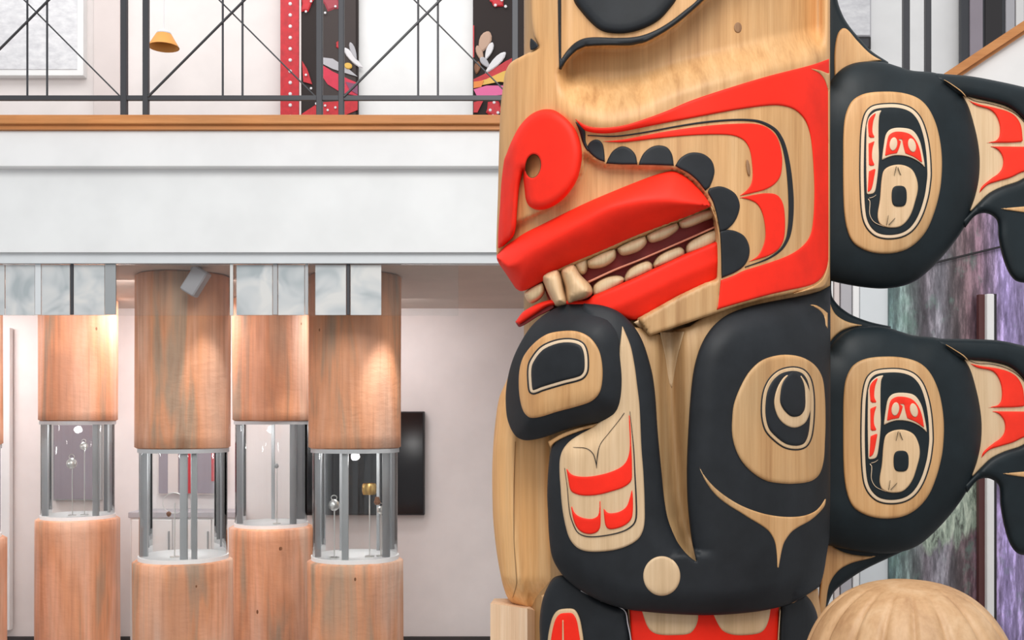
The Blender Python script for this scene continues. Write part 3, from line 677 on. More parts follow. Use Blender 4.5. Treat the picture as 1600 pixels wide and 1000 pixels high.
for sc_ in ([(899, 190, 1), (907, 196), (914, 205), (915.5, 222), (923, 238, 1), (917, 235), (910, 222), (905, 205)],
            [(918, 228), (923, 221), (930, 218), (937, 219.5), (942, 226), (944.5, 240), (945, 253, 1), (936, 250), (926, 243), (919, 235)],
            [(947, 255.5, 1), (951, 246), (958, 235.5), (971, 228.5), (984, 232), (993, 242), (996, 257, 1), (970, 257)],
            [(998, 257.5, 1), (1000, 250), (1006, 239), (1017, 230), (1029, 227), (1042, 230), (1050, 241), (1053, 259, 1), (1025, 258)],
            [(1055, 259, 1), (1062, 248), (1074, 240), (1086, 238), (1100, 241), (1112, 251), (1116.5, 266), (1114, 280), (1109, 292, 1), (1102, 298, 1), (1090, 283), (1076, 271), (1062, 263.5)],
            [(1109, 294, 1), (1124, 291), (1138, 295), (1150, 304), (1156, 320), (1153, 336), (1146, 349), (1137, 358, 1), (1124.5, 363, 1), (1121, 342), (1114, 316), (1106, 300)],
            [(1124.5, 361, 1), (1138, 359), (1152, 362), (1164, 370), (1171, 386), (1170, 402), (1162, 416), (1148, 426), (1127.5, 434.5, 1), (1127, 410), (1126, 380)]):
    HC('scallop', sc_, BLACK, lift=.006, round_=3)
# nose with its nostril
hole = ell(833, 259.5, 12.2, 18.8, 8, 30)
NOSE = [(776, 395, 1), (776.5, 360), (779, 320), (781.5, 280), (786.5, 250), (792, 238), (800, 219), (812, 197), (828, 180), (846, 171.5), (864, 171.5), (878, 178), (890, 188), (900, 202), (907, 222), (909.5, 241), (907.5, 260), (902, 280), (890, 300), (874, 316), (856, 326), (840, 328), (828, 323), (822, 313), (819.5, 296), (818, 280, 1), (817.5, 266, 1), (813, 284), (810.5, 300), (808, 330), (806, 355), (802, 369), (793, 379)]
nose_ol = spline(NOSE)
Hnose = lambda x, y: cyl(x)+.004
HC('nose', NOSE, RED, base=Hnose, lift=.042, round_=11, grid=6, thick=.07, holes=[hole], hround=False, off=lambda x, y, d: -.026*sm((806-x)/14)*sm((y-215)/60))
v = []; 
hx = np.array(hole)[:, 0]; hy = np.array(hole)[:, 1]
rings = [P(833+(hx-833)*s_, 259.5+(hy-259.5)*s_, cyl(833+(hx-833)*s_)+dz_) for s_, dz_ in ((1.06, .040), (1.0, .025), (.90, -.02), (.75, -.07), (.12, -.085))]
nn = len(hole); vv = np.concatenate(rings); ff = [(r*nn+k, r*nn+(k+1) % nn, r*nn+nn+(k+1) % nn, r*nn+nn+k) for r in range(4) for k in range(nn)]+[tuple(range(4*nn, 5*nn))]
obj('nostril', vv, ff, wood('nostril_wood_shaded', [(.25, (.07, .04, .015)), (.6, (.14, .09, .04)), (.8, (.20, .13, .06))]), head, smooth=True)  # wood colour darkened for the shade inside the nostril
# mouth
crease = spline([(777, 404), (796, 416), (830, 393), (880, 363), (920, 341), (946, 327), (960, 322), (1000, 314), (1040, 313), (1080, 318), (1111, 322)], 3, False)
liptop = spline([(776, 398), (790, 384), (802, 376), (820, 364), (850, 349), (880, 334), (920, 315), (960, 298), (1000, 282), (1026, 272.5), (1044, 267.5), (1056, 267.5), (1068, 273), (1080, 282), (1089, 291), (1100, 303), (1108, 315), (1111, 322)], 3, False)
lipbot = spline([(777, 406), (792, 430), (807, 452), (814, 455), (825, 452), (847, 440), (870, 424.5), (900, 410.5), (940, 394), (980, 376.5), (1000, 368), (1080, 336.5), (1111, 323)], 3, False)
def lip_off(x, y, d):
    dc = segdist(x, y, crease, False); dt = segdist(x, y, liptop, False); db = segdist(x, y, lipbot, False)
    up = dt < db+0*dc
    cy2 = np.interp(x, crease[:, 0], crease[:, 1]); up = y < cy2
    q = lambda t: 1-(1-t)**1.7
    return np.where(up, -.026+.075*q(dt/(dt+dc+1e-6)), -.045+.094*q(db/(db+dc+1e-6)))
HC('upper_lip', [(776, 398, 1), (790, 384), (802, 376), (820, 364), (850, 349), (880, 334), (920, 315), (960, 298), (1000, 282), (1026, 272.5), (1044, 267.5), (1056, 267.5), (1068, 273), (1080, 282), (1089, 291), (1100, 303), (1108, 315), (1111, 323, 1), (1080, 336.5), (1000, 368), (980, 376.5), (940, 394), (900, 410.5), (870, 424.5), (847, 440), (825, 452), (814, 455), (806, 451, 1), (792, 430), (777, 407)],
   RED, base=lambda x, y: cyl(x), lift=.012, round_=4, grid=4, thick=.10, off=lip_off)
HC('mouth_cavity', [(846, 440, 1), (900, 408, 1), (1000, 362, 1), (1116, 318, 1), (1123, 380, 1), (1000, 440, 1), (915, 475, 1), (862, 480, 1)], RED_SHADED, base=lambda x, y: cyl(x)-.075, lift=.002, round_=2)
Hm = lambda x, y: cyl(x)-.070
for tt, lf in (([(820, 457), (847, 441), (851, 456), (843, 468), (830, 474), (823, 469)], .05),
           ([(897, 412), (916, 403), (919, 414), (914, 428), (904, 428)], .04),
           ([(917, 406), (960, 388), (962, 403), (947, 416), (930, 420), (919, 418)], .045), ([(964, 387), (1007, 368), (1011, 378), (1002, 390), (987, 397), (971, 399)], .045),
           ([(1010, 367), (1057, 347), (1061, 356), (1050, 367), (1032, 376), (1016, 379)], .045), ([(1060, 345), (1115, 324), (1118, 337), (1098, 347), (1075, 356), (1064, 356)], .045),
           ([(927, 446), (945, 433), (967, 430), (976, 436), (970, 446), (930, 464)], .04), ([(976, 432), (985, 418), (1010, 407), (1019, 412), (1018, 424), (978, 441)], .04),
           ([(1020, 413), (1030, 398), (1060, 385), (1069, 390), (1068, 401), (1024, 420)], .04), ([(1072, 384), (1085, 372), (1121, 358), (1123, 378), (1075, 398)], .04)):
    HC('tooth', tt, TOOTH, base=Hm, lift=lf, round_=8, grid=5, thick=.05)
for tt in ([(847, 430), (870, 420), (877, 430), (883, 455), (887, 474), (880, 479), (867, 478), (859, 464), (852, 449)], [(876, 424), (885, 415), (897, 413), (908, 430), (923, 446), (926, 458), (918, 466), (900, 472), (887, 475), (882, 450)]):
    HC('canine', tt, CEDAR_PALE, base=lambda x, y: cyl(x)-.05, lift=.085, round_=14, grid=5, thick=.08)
HC('gum_edge', line([(919, 441, 4), (960, 422, 3.6), (1000, 406, 3.4), (1060, 380, 3.4), (1119, 354, 4)]), paint('gum_edge_pink', (.70, .30, .20), .5), raw=True, base=lambda x, y: cyl(x)-.055, lift=.02, round_=2)
lowtop = spline([(806, 503), (820, 485), (860, 469), (915, 469), (930, 460), (975, 441), (1010, 425), (1067, 398), (1124, 374)], 3, False)
def low_off(x, y, d): return -.015-.03*np.clip((y-np.interp(x, lowtop[:, 0], lowtop[:, 1])-34)/40, 0, 1)
HC('lower_lip', [(805, 503, 1), (820, 485), (860, 468.5), (915, 469), (930, 460), (975, 441), (1010, 425), (1067, 398), (1125, 374, 1), (1125.5, 430), (1122, 440, 1), (1060, 467), (997, 500), (960, 494), (900, 480), (862, 478), (835, 493), (811, 509, 1)],
   RED, base=lambda x, y: cyl(x)-.03, lift=.030, round_=6, grid=6, thick=.05, off=low_off)
HC('lip_underside', [(806, 505, 1), (835, 489), (862, 474, 1), (866, 480), (840, 495), (812, 511)], RED_SHADED, base=lambda x, y: cyl(x)-.035, lift=.004, round_=2)  # dark red paints the shade under the lip tip
HC('chin', [(990, 504, 1), (1060, 466), (1123, 438, 1), (1124, 470), (1118, 490, 1), (1100, 501), (1078, 512), (1050, 519), (1018, 528, 1)], CEDAR_PALE, base=lambda x, y: cyl(x)-.03, lift=.004, grid=6, thick=.1,
   off=lambda x, y, d: -.11*sm((y-(505-(x-990)*.5))/58))
HC('wood_knot', ell(1153, 43, 6, 8), wood('knot_pole', [(.3, (.20, .10, .05)), (.7, (.40, .24, .12))]), lift=.002, round_=4)
HC('wood_knot', ell(1169, 262, 3, 13, -8), MATS['knot_pole'], lift=.006, round_=2)
HC('jaw_seam', line([(1111, 322, 1.5), (1119, 345, 2.4), (1124, 375, 2.6), (1126, 410, 2.6), (1125, 440, 2.4), (1121, 484, 1.5)]), CEDAR, raw=True, base=lambda x, y: cyl(x)-.01, lift=.02, round_=1.5)
# ---------------- lower figure
BODY = [(1076, 660), (1078, 630), (1082, 590), (1087, 564), (1095, 540), (1106, 520), (1120, 504), (1140, 490), (1170, 479), (1200, 472), (1250, 462.5), (1280, 455), (1297.5, 446, 1), (1297.5, 700), (1296, 836), (1292, 865), (1286, 900), (1280, 917, 1), (1260, 930), (1240, 941), (1216, 949), (1180, 956), (1120, 961), (1060, 960), (1000, 955), (970, 950), (940, 940), (908, 923), (884, 904), (870, 886), (862, 868), (858, 840), (856, 800), (855, 770), (857, 730), (861, 702), (868, 690), (882, 682), (905, 673), (926, 667, 1),
        (945, 640, 1), (940, 560, 1), (900, 500, 1), (912, 474, 1), (940, 477), (964, 485.5), (982, 500), (996, 518), (1006, 538), (1014, 563), (1020, 588), (1024, 620), (1027, 665), (1030, 700), (1034, 740), (1038, 780), (1044, 812), (1057, 844), (1068, 860), (1080, 872), (1088, 877.5, 1), (1085.5, 866), (1081, 846), (1077, 815), (1074, 780), (1073, 740), (1074, 700)]
body_ol = spline(BODY)
BSM = np.array([(912, 474), (964, 485), (1006, 538), (1024, 620), (1060, 660), (1076, 640), (1087, 564), (1106, 520), (1140, 490), (1200, 472), (1296, 446), (1330, 446), (1330, 917), (1279, 935), (1216, 958), (1120, 968), (1000, 962), (908, 927), (866, 880), (855, 800), (855, 720), (870, 690), (900, 500)], float)
def Hlow(x, y):
    x = np.asarray(x, float); y = np.asarray(y, float)
    d = segdist(x.ravel(), y.ravel(), body_ol).reshape(x.shape)*inside(x.ravel(), y.ravel(), body_ol).reshape(x.shape)
    d = np.maximum(d, 40*sm((x-1230)/40)*sm((y-480)/40))
    d = np.maximum(d, 40*sm((y-856)/18)*(1-sm((y-908)/14))*(1-sm((np.abs(x-1088)-30)/20)))
    top = np.clip((560-y)/90, 0, 1)
    return cyl(x)+.035-.035*(1-np.clip(d/40, 0, 1))**2-.05*top**2*(x > 1040)
Hwood = lambda x, y: cyl(x)-.015-.05*np.clip((560-y)/90, 0, 1)**2-.075*np.exp(-((x-np.interp(y, [500, 600, 640, 700, 760, 810, 840, 900], [1046, 1048, 1050, 1054, 1058, 1066, 1076, 1090]))/15.)**2)*sm((885-y)/50)
LOW = carve('lower_figure', [(930, 500, 1), (1000, 512, 1), (1020, 523, 1), (1050, 516, 1), (1078, 510, 1), (1096, 497), (1120, 484), (1150, 475.5), (1200, 462.5), (1240, 454.5), (1270, 447.5), (1286, 437), (1294, 420, 1), (1297, 420, 1), (1296, 836, 1), (1291, 865, 1), (1279, 917, 1), (1240, 942, 1), (1120, 960, 1), (1000, 955, 1), (900, 915, 1), (864, 860, 1), (862, 720, 1), (890, 690, 1), (950, 650, 1)],
    Hwood, CEDAR, POLE, lift=.0, minl=-.01, round_=10, grid=5, thick=.22)
def LC(name, ol, mat=BLACK, base=Hlow, lift=.006, par=None, **k): return carve(name, ol, base, mat, par or LOW, lift, **k)
LC('black_field', BODY, lift=.008, round_=5, grid=6, thick=.06)
LC('throat_panel', [(1031, 519, 1), (1069, 518, 1), (1058, 560), (1050, 606, 1), (1046, 600), (1040, 560)], CEDAR_PALE, base=Hwood, lift=.004, round_=3)
LC('blowhole', ell(1034, 900, 30, 32), CEDAR_PALE, lift=.012)
LC('eye_socket', [(1143, 652), (1146, 630), (1156, 604), (1170, 580), (1190, 562), (1216, 554), (1240, 554), (1260, 560), (1276, 572), (1286, 590), (1290, 620), (1291, 660), (1290, 690), (1288, 720), (1281, 742), (1267, 753), (1240, 757), (1216, 756), (1196, 752), (1176, 740), (1160, 724), (1149, 704), (1143, 680)], CEDAR, lift=.016, round_=6)
E1 = spline([(1188, 626), (1192, 606), (1202, 588), (1218, 575.5), (1240, 571), (1258, 576), (1269, 590), (1274, 612), (1275, 640), (1273, 670), (1269, 688), (1261, 700), (1246, 705), (1226, 702), (1208, 690), (1194, 674), (1188, 652)])
LC('eye_line', E1, BLACK, lift=.018, raw=True, round_=2); LC('eye_rim', inset(E1, 2.2), CEDAR_PALE, lift=.020, raw=True, round_=2); LC('eyeball', inset(E1, 5.5), BLACK, lift=.024, raw=True, round_=6)
LC('iris', [(1208, 630), (1212, 608), (1222, 590), (1231, 584), (1236, 590), (1246, 589), (1252, 585), (1264, 604), (1268, 626), (1266, 648), (1258, 663), (1242, 670), (1226, 665), (1214, 652)], CEDAR_PALE, lift=.027, round_=3)
LC('pupil', [(1216, 620), (1220, 598), (1230, 584), (1239, 579), (1249, 582), (1258, 596), (1261, 616), (1260, 640), (1251, 652), (1236, 653.5), (1224, 644), (1217, 632)], BLACK, lift=.031, round_=5)
LC('cheek_crescent', [(1091, 724, 1), (1100, 741), (1116, 760), (1136, 776), (1160, 790), (1190, 801), (1216, 806), (1240, 807), (1260, 804), (1276, 796), (1288, 780), (1291, 768, 1), (1290, 788), (1282, 800), (1266, 814), (1248, 824), (1237, 832), (1230, 841), (1225, 850), (1221, 866), (1217, 889, 1), (1214, 889, 1), (1213, 866), (1210, 847), (1202, 832), (1190, 822), (1170, 810), (1156, 801), (1138, 790), (1119, 775), (1104, 756), (1094, 736)], CEDAR, lift=.011, round_=2.5)
LC('brow_crescent', [(1260, 475, 1), (1274, 476), (1284, 481), (1294, 489, 1), (1294, 516, 1), (1290, 510), (1288, 497), (1282, 487), (1272, 480)], CEDAR, lift=.011, round_=2.5)
# feather field of the flipper
LC('feather_field', [(972, 507, 1), (977, 518), (986, 541), (992, 570), (996, 600), (1000, 635), (1003, 700), (1006, 740), (1008, 790), (1007, 822), (1000, 840), (986, 851), (965, 859), (940, 862.5), (916, 862), (901, 856), (890, 843), (884, 826), (878, 795), (875, 760), (873.5, 732), (875, 713), (881, 699), (892, 687), (908, 677), (926, 667), (940, 655, 1), (960, 600, 1), (968, 540, 1)], CEDAR_PALE, lift=.014, round_=3)
LC('window_line', line([(984, 640, 2), (990, 700, 3), (992, 740, 3.4), (994, 780, 3.8), (994, 808, 4), (990, 819, 3.8), (976, 829, 3.4), (950, 836, 3.2), (920, 838.5, 3.2), (904, 833, 3), (896, 820, 3), (890, 800, 2.6), (886, 760, 2.4), (882, 730, 2), (880, 712, 1.5)]), BLACK, lift=.017, raw=True, round_=1.5)
LC('red_band', [(880, 708, 1), (884, 722), (889, 736), (897, 742), (915, 744), (935, 741.5), (955, 736), (971, 728), (979, 718), (983, 700), (982, 660), (980, 618, 1), (985, 650), (987.5, 700), (988.5, 735), (987, 752), (975, 762), (955, 769), (935, 774), (915, 775.5), (900, 773), (891, 767), (887, 750)], RED, lift=.018, round_=2.5)
LC('red_feather', [(889, 772, 1), (893, 785), (897, 798), (902, 804), (912, 808.5), (926, 809.5), (934, 804), (936, 778, 1), (939, 776, 1), (939.5, 812), (938, 826), (932, 833), (920, 835.5), (908, 832), (900, 824), (894, 808)], RED, lift=.018, round_=2.5)
LC('red_feather', [(941, 776, 1), (944, 790), (948, 799), (954, 801), (968, 798.5), (978, 791), (983, 778), (988, 756, 1), (990, 780), (989, 806), (984, 816), (972, 824), (956, 828), (948, 826), (944, 816)], RED, lift=.018, round_=2.5)
LC('fine_line', line([(977, 643, 2), (966, 658, 1.6), (950, 678, 1.6), (938, 694, 1.8), (933.5, 712, 2.6), (932, 736, 1)]), BLACK, lift=.017, raw=True, round_=1)
LC('fine_line', line([(882, 699, 1.2), (900, 699, 1.4), (916, 700.5, 1.8), (926, 708, 2), (931, 722, 2.6), (932.5, 734, 1.4)]), BLACK, lift=.017, raw=True, round_=1)
LC('wrist_rim', [(856, 690, 1), (880, 676), (910, 666), (936, 660, 1), (927, 668, 1), (905, 674.5), (881, 684), (867, 692), (860, 700, 1)], CEDAR, lift=.014, round_=2)
# flipper (rounded black paw)
PAW = [(912, 473.5), (888, 475), (871, 480), (850, 492), (830, 510), (814, 534), (801, 562), (793, 592), (790, 620), (791.5, 648), (795, 662), (801, 675), (809, 684), (822, 688), (840, 686), (860, 680), (882, 672), (910, 664), (940, 659), (959, 654), (971, 645), (978, 632), (982.5, 614), (984, 590), (982, 564), (978, 536), (972, 511), (960, 490), (940, 478)]
paw_ol = spline(PAW)
def Hpaw(x, y):
    x = np.asarray(x, float); y = np.asarray(y, float)
    d = segdist(x.ravel(), y.ravel(), paw_ol).reshape(x.shape)*inside(x.ravel(), y.ravel(), paw_ol).reshape(x.shape)
    return np.maximum(cyl(x), .17)+.075-.055*(1-np.clip(d/55, 0, 1))**2-.05*np.clip((540-y)/70, 0, 1)**2
paw = carve('flipper', PAW, Hpaw, BLACK, POLE, .004, round_=3, grid=6, thick=.16)
PC = lambda name, ol, mat, lift, **k: carve(name, ol, Hpaw, mat, paw, lift, **k)
PC('ovoid', [(810, 600), (811.5, 576), (818, 556), (834, 536), (854, 522), (876, 517), (900, 517), (918, 524), (930, 536), (938, 552), (942, 576), (941, 600), (936, 616), (924, 627.5), (900, 636), (870, 644), (844, 652), (828, 653), (818, 644), (812, 624)], CEDAR, .010)
E2 = spline([(823, 572), (830, 556), (844, 540), (864, 530.5), (884, 527), (902, 529), (914, 536), (920, 550), (921.5, 572), (919, 585), (910, 594.5), (880, 603), (850, 612), (834, 617.5), (826, 614), (823, 600)])
PC('ovoid_line', E2, BLACK, .012, raw=True, round_=2); PC('ovoid_rim', inset(E2, 2.4), PALE, .014, raw=True, round_=2); PC('ovoid_core', inset(E2, 6), BLACK, .018, raw=True, round_=5)
# side beak and block on the far left
def Hbeak(x, y):
    x = np.asarray(x, float); y = np.asarray(y, float)
    xs = x-np.interp(y, [590, 640, 700, 800, 900, 955], [16, 6, 0, 1, 9, 24])
    return np.interp(xs, [766, 780, 802, 808, 850, 880], [-.02, .05, .10, .088, .12, .10])-.05*sm((y-900)/60)
beak = carve('side_beak', [(800, 575, 1), (790, 598), (780, 622), (774, 660), (770.5, 700), (769, 740), (770, 800), (772, 828), (776, 862), (781, 892), (787, 918), (796, 938), (815, 947), (842, 956.5, 1), (872, 945, 1), (885, 880, 1), (885, 650, 1), (850, 590, 1)], Hbeak, CEDAR_LIT, POLE, lift=0, minl=-.02, round_=8, grid=5, thick=.2)
carve('beak_seam', line([(805, 690, 1), (803, 760, 1.6), (803, 840, 1.6), (806, 890, 1.8), (807, 912, 1.6), (801, 934, 1)]), Hbeak, CEDAR_DARK, beak, .002, raw=True, round_=1)
yb_ = YFLOOR
# block: a real post standing on the floor
bx0, bx1 = WX(764, 3.12), WX(842, 3.12)
blk = MB().prism([(0, 0)]*0+[(bx0, 0), (bx1, 0), (bx1, WZ(941, 3.12)), (bx0, WZ(943, 3.12))], 3.12, 3.34)
blk.v = [(a+(.035 if False else 0), c, d_) for a, c, d_ in blk.v]
obj('side_block', [(bx0, 3.14, 0), (WX(824, 3.10), 3.10, 0), (bx1, 3.16, 0), (bx1, 3.36, 0), (bx0, 3.36, 0),
                   (bx0+.004, 3.14, WZ(943, 3.14)), (WX(824, 3.10), 3.10, WZ(951, 3.10)), (bx1, 3.16, WZ(955, 3.16)), (bx1, 3.36, WZ(936, 3.36)), (bx0+.012, 3.36, WZ(935, 3.36))],
    [(4, 3, 2, 1, 0), (5, 6, 7, 8, 9), (0, 1, 6, 5), (1, 2, 7, 6), (2, 3, 8, 7), (3, 4, 9, 8), (4, 0, 5, 9)], wood('pale_block_wood', [(.25, (.68, .44, .28)), (.5, (.78, .56, .38)), (.75, (.84, .66, .50))], streak=(40, 40, 1)), POLE)
# ---------------- bottom figure
Hbot = lambda x, y: np.maximum(cyl(x)-.045, .08)
BOT = carve('bottom_figure', [(846, 930, 1), (900, 915, 1), (1060, 950, 1), (1240, 935, 1), (1278, 919, 1), (1286, 1000), (1290, YFLOOR, 1), (844, YFLOOR, 1)], Hbot, CEDAR, POLE, lift=0, minl=-.01, round_=6, grid=12, thick=.22)
BC = lambda name, ol, mat, lift=.01, **k: carve(name, ol, Hbot, mat, BOT, lift, **k)
BC('left_thigh', [(844, 1120, 1), (843.5, 1000), (843, 970), (847, 940), (855, 918), (866, 902), (885, 900), (930, 932), (960, 946), (981, 952, 1), (986, 1000), (990, 1120, 1)], BLACK, .025, round_=14, thick=.1)
BC('thigh_line', line([(906, 922, 2.2), (940, 939, 2.2), (975, 953, 2.2), (981, 975, 2.4), (986, 1003, 2.4), (990, 1060, 2.4)]), LILAC, .034, raw=True, round_=1)
BC('pad_rim', [(852, 1100), (855, 1000), (858, 980), (863, 963), (871, 953), (884, 950), (898, 951.5), (906, 964), (910.5, 984), (913, 1005), (916, 1100)], CEDAR_PALE, .034, round_=3)
BC('pad', [(857, 1096), (859, 1002), (862, 982), (867, 966), (874, 958), (884, 956), (895, 957), (902, 967), (906, 986), (908.5, 1005), (911, 1096)], RED, .039, round_=3)
BC('pad_slit', [(878, 966, 1), (881, 966, 1), (884, 1090, 1), (877, 1090, 1)], CEDAR_PALE, .042, round_=1)
BC('red_mouth', [(983, 950, 1), (1060, 955, 1), (1120, 956, 1), (1217, 944, 1), (1217, 960), (1211, 1100, 1), (993, 1100, 1)], RED, .012)
BC('tooth_plate', [(1000, 950, 1), (1092, 955, 1), (1092, 968), (1087, 982), (1078, 991), (1060, 993.5), (1026, 992), (1012, 982)], CEDAR_PALE, .016)
BC('tooth_plate', [(1111, 955, 1), (1206, 946, 1), (1203, 966), (1197, 982), (1188, 990), (1168, 993.5), (1142, 992.5), (1126, 984)], CEDAR_PALE, .016)
BC('mouth_slit', [(1101, 1000, 1), (1104, 1000, 1), (1107, 1090, 1), (1098, 1090, 1)], CEDAR, .016, round_=1)
BC('right_thigh', [(1220, 944, 1), (1258, 928, 1), (1268, 940), (1276, 957), (1280, 980), (1282, 1000), (1284, 1120, 1), (1216, 1120, 1), (1218, 1000)], BLACK, .02, round_=10)
BC('thigh_line', line([(1219, 952, 2), (1216, 1000, 2), (1214, 1050, 2)]), CEDAR_PALE, .024, raw=True, round_=1)
# ---------------- fins
def fin_parts(fx, fy):
    T = lambda pts: [(fx(p[0], p[1]), fy(p[0], p[1]))+tuple(p[2:]) for p in pts]
    TA = lambda a: np.stack([fx(a[:, 0], a[:, 1]), fy(a[:, 0], a[:, 1])], 1)
    FIN = T([(1294, 134, 1), (1302, 121), (1316, 107), (1333, 99), (1354, 96), (1380, 97), (1404, 104), (1424, 110), (1468, 116), (1501, 142, 1), (1514, 164), (1524, 196), (1530, 224), (1532.5, 250), (1531, 280), (1525, 308), (1517, 330), (1506, 356), (1490, 380), (1470, 404), (1450, 424), (1432, 438), (1410, 447), (1380, 451), (1350, 449), (1320, 444), (1294, 438, 1)])
    fol = spline(FIN); fop = fol[fol[:, 0] > 1295.5]
    def Hf(x, y):
        x = np.asarray(x, float); y = np.asarray(y, float)
        d = segdist(x.ravel(), y.ravel(), fop, False).reshape(x.shape)*inside(x.ravel(), y.ravel(), fol).reshape(x.shape)
        return .03+.075*np.sqrt(np.clip(1-(1-np.clip(d/75, 0, 1))**2, 0, 1))
    fin = carve('fin', FIN, Hf, BLACKF, POLE, .002, round_=3, grid=6, thick=.14, back=True)
    C_ = lambda name, ol, mat, lift, **k: carve(name, ol, Hf, mat, fin, lift, **k)
    Hfl = lambda x, y: .035+.00*np.asarray(x, float)
    K_ = lambda name, ol, mat, lift, **k: carve(name, ol, Hfl, mat, fin, lift, **k)
    # fluke: two black lobes with an inner fan of red and bare wood
    K_('upper_lobe', T([(1440, 112, 1), (1468, 115), (1516, 119), (1560, 127), (1600, 136), (1660, 152), (1690, 180), (1670, 215, 1), (1640, 215), (1615, 200), (1600, 189), (1586, 176), (1570, 166), (1540, 158), (1520, 154), (1490, 150, 1)]), BLACKF, .03, round_=12, thick=.10, back=True)
    K_('lower_lobe', T([(1500, 345, 1), (1518, 328), (1532, 312), (1546, 300), (1566, 290), (1590, 282), (1600, 276), (1640, 262), (1680, 262), (1700, 300), (1690, 370), (1660, 420), (1625, 444), (1600, 442), (1586, 438), (1575, 424), (1566, 400), (1560, 372), (1558, 346), (1550, 337), (1538, 333), (1524, 337), (1508, 356, 1)]), BLACKF, .03, round_=12, thick=.10, back=True)
    fan = [(1495, 138, 1), (1506, 146), (1520, 152), (1540, 156.5), (1570, 164.5), (1587, 174), (1602, 189), (1630, 212), (1672, 218, 1), (1672, 268, 1), (1640, 266), (1602, 279), (1590, 285), (1566, 293), (1546, 303), (1532, 316), (1516, 332, 1), (1500, 300, 1), (1500, 180, 1)]
    K_('fluke_fan', T(fan), CEDAR_PALE, .012, round_=2, thick=.06)
    K_('fan_line', TA(line([(1504, 147, 1.5), (1522, 157, 1.6), (1545, 161.5, 1.6), (1572, 169.5, 1.6), (1590, 180, 1.6), (1606, 197, 1.6)])), BLACKF, .015, raw=True, round_=1)
    K_('red_feather', T([(1508, 154, 1), (1530, 162), (1556, 168), (1576, 174), (1588, 182), (1596, 196), (1599, 222, 1), (1580, 223.5), (1536, 224, 1), (1548, 221), (1556, 219), (1561, 212), (1561, 195), (1555, 180), (1546, 172), (1524, 165)]), REDF, .018, round_=2.5)
    K_('red_feather', T([(1536, 228, 1), (1600, 228.5, 1), (1660, 226, 1), (1660, 258, 1), (1600, 269), (1580, 278), (1560, 284), (1543, 290), (1529, 304, 1), (1533, 292), (1549, 278), (1560, 270), (1566, 260), (1565.5, 245), (1558, 234), (1548, 230)]), REDF, .018, round_=2.5)
    K_('lobe_wedge', T([(1553, 325.5, 1), (1600, 321.5), (1640, 318, 1), (1640, 338, 1), (1600, 333), (1572, 329)]), CEDAR, .034, round_=2)
    K_('seam_line', TA(line([(1473, 123.5, 1.4), (1484, 130, 2), (1502, 143, 2.6), (1510, 152, 2)])), CEDAR, .043, raw=True, round_=1)
    # ovoid with the little face
    C_('ovoid', T([(1317, 240), (1318, 200), (1322, 176), (1332, 157), (1350, 146.5), (1380, 143), (1410, 145), (1434, 153), (1450, 168), (1462, 192), (1469, 220), (1472, 250), (1471, 280), (1468, 302), (1460, 332), (1448, 360), (1430, 381), (1408, 393), (1380, 396.5), (1354, 392), (1333, 379), (1323, 357), (1318, 320)]), CEDAR, .010)
    E3 = spline(T([(1342, 240), (1344, 200), (1350, 176), (1362, 164), (1386, 160), (1410, 161.5), (1428, 169), (1441, 184), (1450, 208), (1455, 236), (1457, 270), (1456, 285), (1452, 310), (1442, 340), (1428, 361), (1410, 372), (1386, 375), (1366, 370), (1352, 356), (1345, 336), (1342, 290)]))
    C_('ovoid_line', E3, BLACKF, .012, raw=True, round_=1.5); C_('ovoid_rim', inset(E3, 2), PALE, .014, raw=True, round_=1.5)
    C_('inner_line', inset(E3, 7), BLACKF, .0155, raw=True, round_=1.5)
    C_('side_panel', T([(1353, 196, 1), (1357, 183), (1367, 174), (1379, 171, 1), (1374.5, 182), (1373.5, 220), (1374, 250), (1370, 290), (1366, 302), (1353.5, 305, 1), (1352.5, 250)]), PALE, .018, round_=1.5)
    for r in ([(1356, 190), (1361, 181), (1369, 176), (1365, 190), (1364, 207), (1368.5, 215.5, 1), (1357, 216, 1)], [(1356.5, 224, 1), (1368, 219, 1), (1364, 232), (1363.5, 248), (1368, 259, 1), (1357, 260, 1)], [(1357, 267, 1), (1369, 262, 1), (1367, 274), (1362, 296), (1355, 302, 1)]):
        C_('red_mark', T(r), REDF, .020, round_=1)
    C_('brow_panel', T([(1377, 252, 1), (1380, 228), (1384, 209), (1392, 201), (1408, 199), (1426, 203), (1437, 218), (1443, 242), (1446.5, 264, 1), (1436, 254), (1420, 246), (1400, 243.5), (1386, 247)]), PALE, .019, round_=1.5)
    C_('red_brow', T([(1382, 245, 1), (1385, 224), (1389, 210.5), (1400, 205), (1420, 208), (1431, 218), (1438, 234), (1442, 256, 1), (1428, 246), (1414, 240, 1), (1411, 228), (1409, 218, 1), (1406, 230), (1402, 240, 1), (1390, 242)]), REDF, .021, round_=1)
    C_('face_eye', T(ell(1396, 225, 7, 11.5, 8)), PALE, .023, round_=1.5); C_('face_eye', T(ell(1425, 227, 7, 12, -14)), PALE, .023, round_=1.5)
    C_('face_body', T([(1377, 278), (1381, 265), (1393, 258), (1410, 257), (1425, 264), (1433, 279), (1435, 295), (1431, 314), (1422, 339), (1408, 354), (1389, 356.5), (1375, 351), (1370.5, 338), (1374, 312)]), CEDAR_PALE, .020, round_=2)
    C_('face_pupil', T(ell(1405, 306.5, 13, 17.5, 0, 28, 3)), BLACKF, .023, round_=2)
    for ln in ([(1401, 258, 1.6), (1397, 275, 1), (1391, 300, .9), (1389, 330, .9), (1385, 354, 1.4)], [(1402, 259, 1.6), (1408, 274, 1), (1417, 290, .9), (1420, 306, .9), (1412, 325, .9), (1387, 353, 1.2)]):
        C_('fine_line', TA(line(ln)), BLACKF, .027, raw=True, round_=.8)
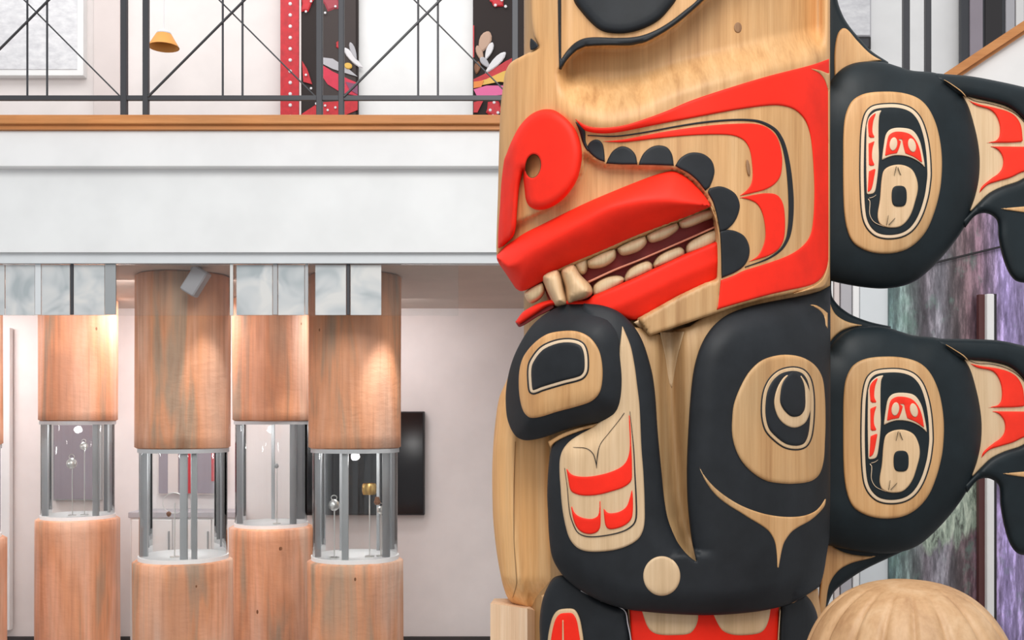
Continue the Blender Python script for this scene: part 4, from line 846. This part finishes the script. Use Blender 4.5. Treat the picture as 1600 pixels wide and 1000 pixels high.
    C_('chin_line', TA(line([(1354, 309, 2.4), (1359, 314, 2.2), (1359, 335, 2), (1366, 347, 2), (1384, 355, 1.6)])), PALE, .019, raw=True, round_=1)
    C_('chin_line', TA(line([(1356, 310, 2), (1364, 308, 1.8), (1371, 303, 1.4)])), PALE, .019, raw=True, round_=1)
    return fin
s1 = lambda t: float(sm(np.array(t))) if np.isscalar(t) else sm(t)
fin_parts(lambda x, y: x, lambda x, y: y)
fin_parts(lambda x, y: x+3.0*s1((np.asarray(x)-1310)/60.) if not np.isscalar(x) else x+3.0*s1((x-1310)/60),
          lambda x, y: y+414-9*s1((x-1480)/90)*s1((235-y)/90)+12*s1((x-1500)/60)*s1((y-340)/90))
# webs between the fins
Hw = lambda x, y: -.01+0*np.asarray(x, float)
def web(black, tan):
    wb = carve('fin_web', black, Hw, BLACKF, POLE, .02, round_=6, thick=.10, back=True)
    carve('web_inlay', tan, Hw, CEDAR, wb, .028, round_=3)
web([(1292, -120, 1), (1305, -120, 1), (1308, -5), (1316, 22), (1328, 42), (1345, 62), (1362, 80), (1388, 97, 1), (1388, 130, 1), (1292, 150, 1)],
    [(1303, 124, 1), (1303, 80), (1308, 53), (1316, 43.5), (1324, 45), (1340, 63), (1360, 83), (1380, 95, 1), (1356, 99), (1336, 104), (1316, 114)])
web([(1290, 430, 1), (1299, 430, 1), (1300, 462), (1307, 473.5), (1317, 483), (1333, 493), (1360, 503), (1392, 510, 1), (1392, 540, 1), (1290, 560, 1)],
    [(1292, 545, 1), (1291, 500), (1294, 456, 1), (1298, 474), (1306, 490), (1320, 500), (1338, 505.5), (1356, 508, 1), (1334, 512), (1316, 518), (1302, 530)])
web([(1289, 820, 1), (1400, 850, 1), (1412, 861, 1), (1385, 873.5), (1351, 890), (1326, 906), (1304, 924), (1294, 944), (1290, 964), (1289, 1010), (1288, 1100, 1), (1276, 1100, 1), (1280, 920)],
    [(1289, 832, 1), (1298, 848), (1310, 858), (1330, 865), (1360, 868), (1382, 865, 1), (1360, 873), (1330, 881), (1310, 893), (1297, 913), (1292, 940), (1288, 978, 1), (1280, 985, 1), (1279, 940), (1284, 890)])
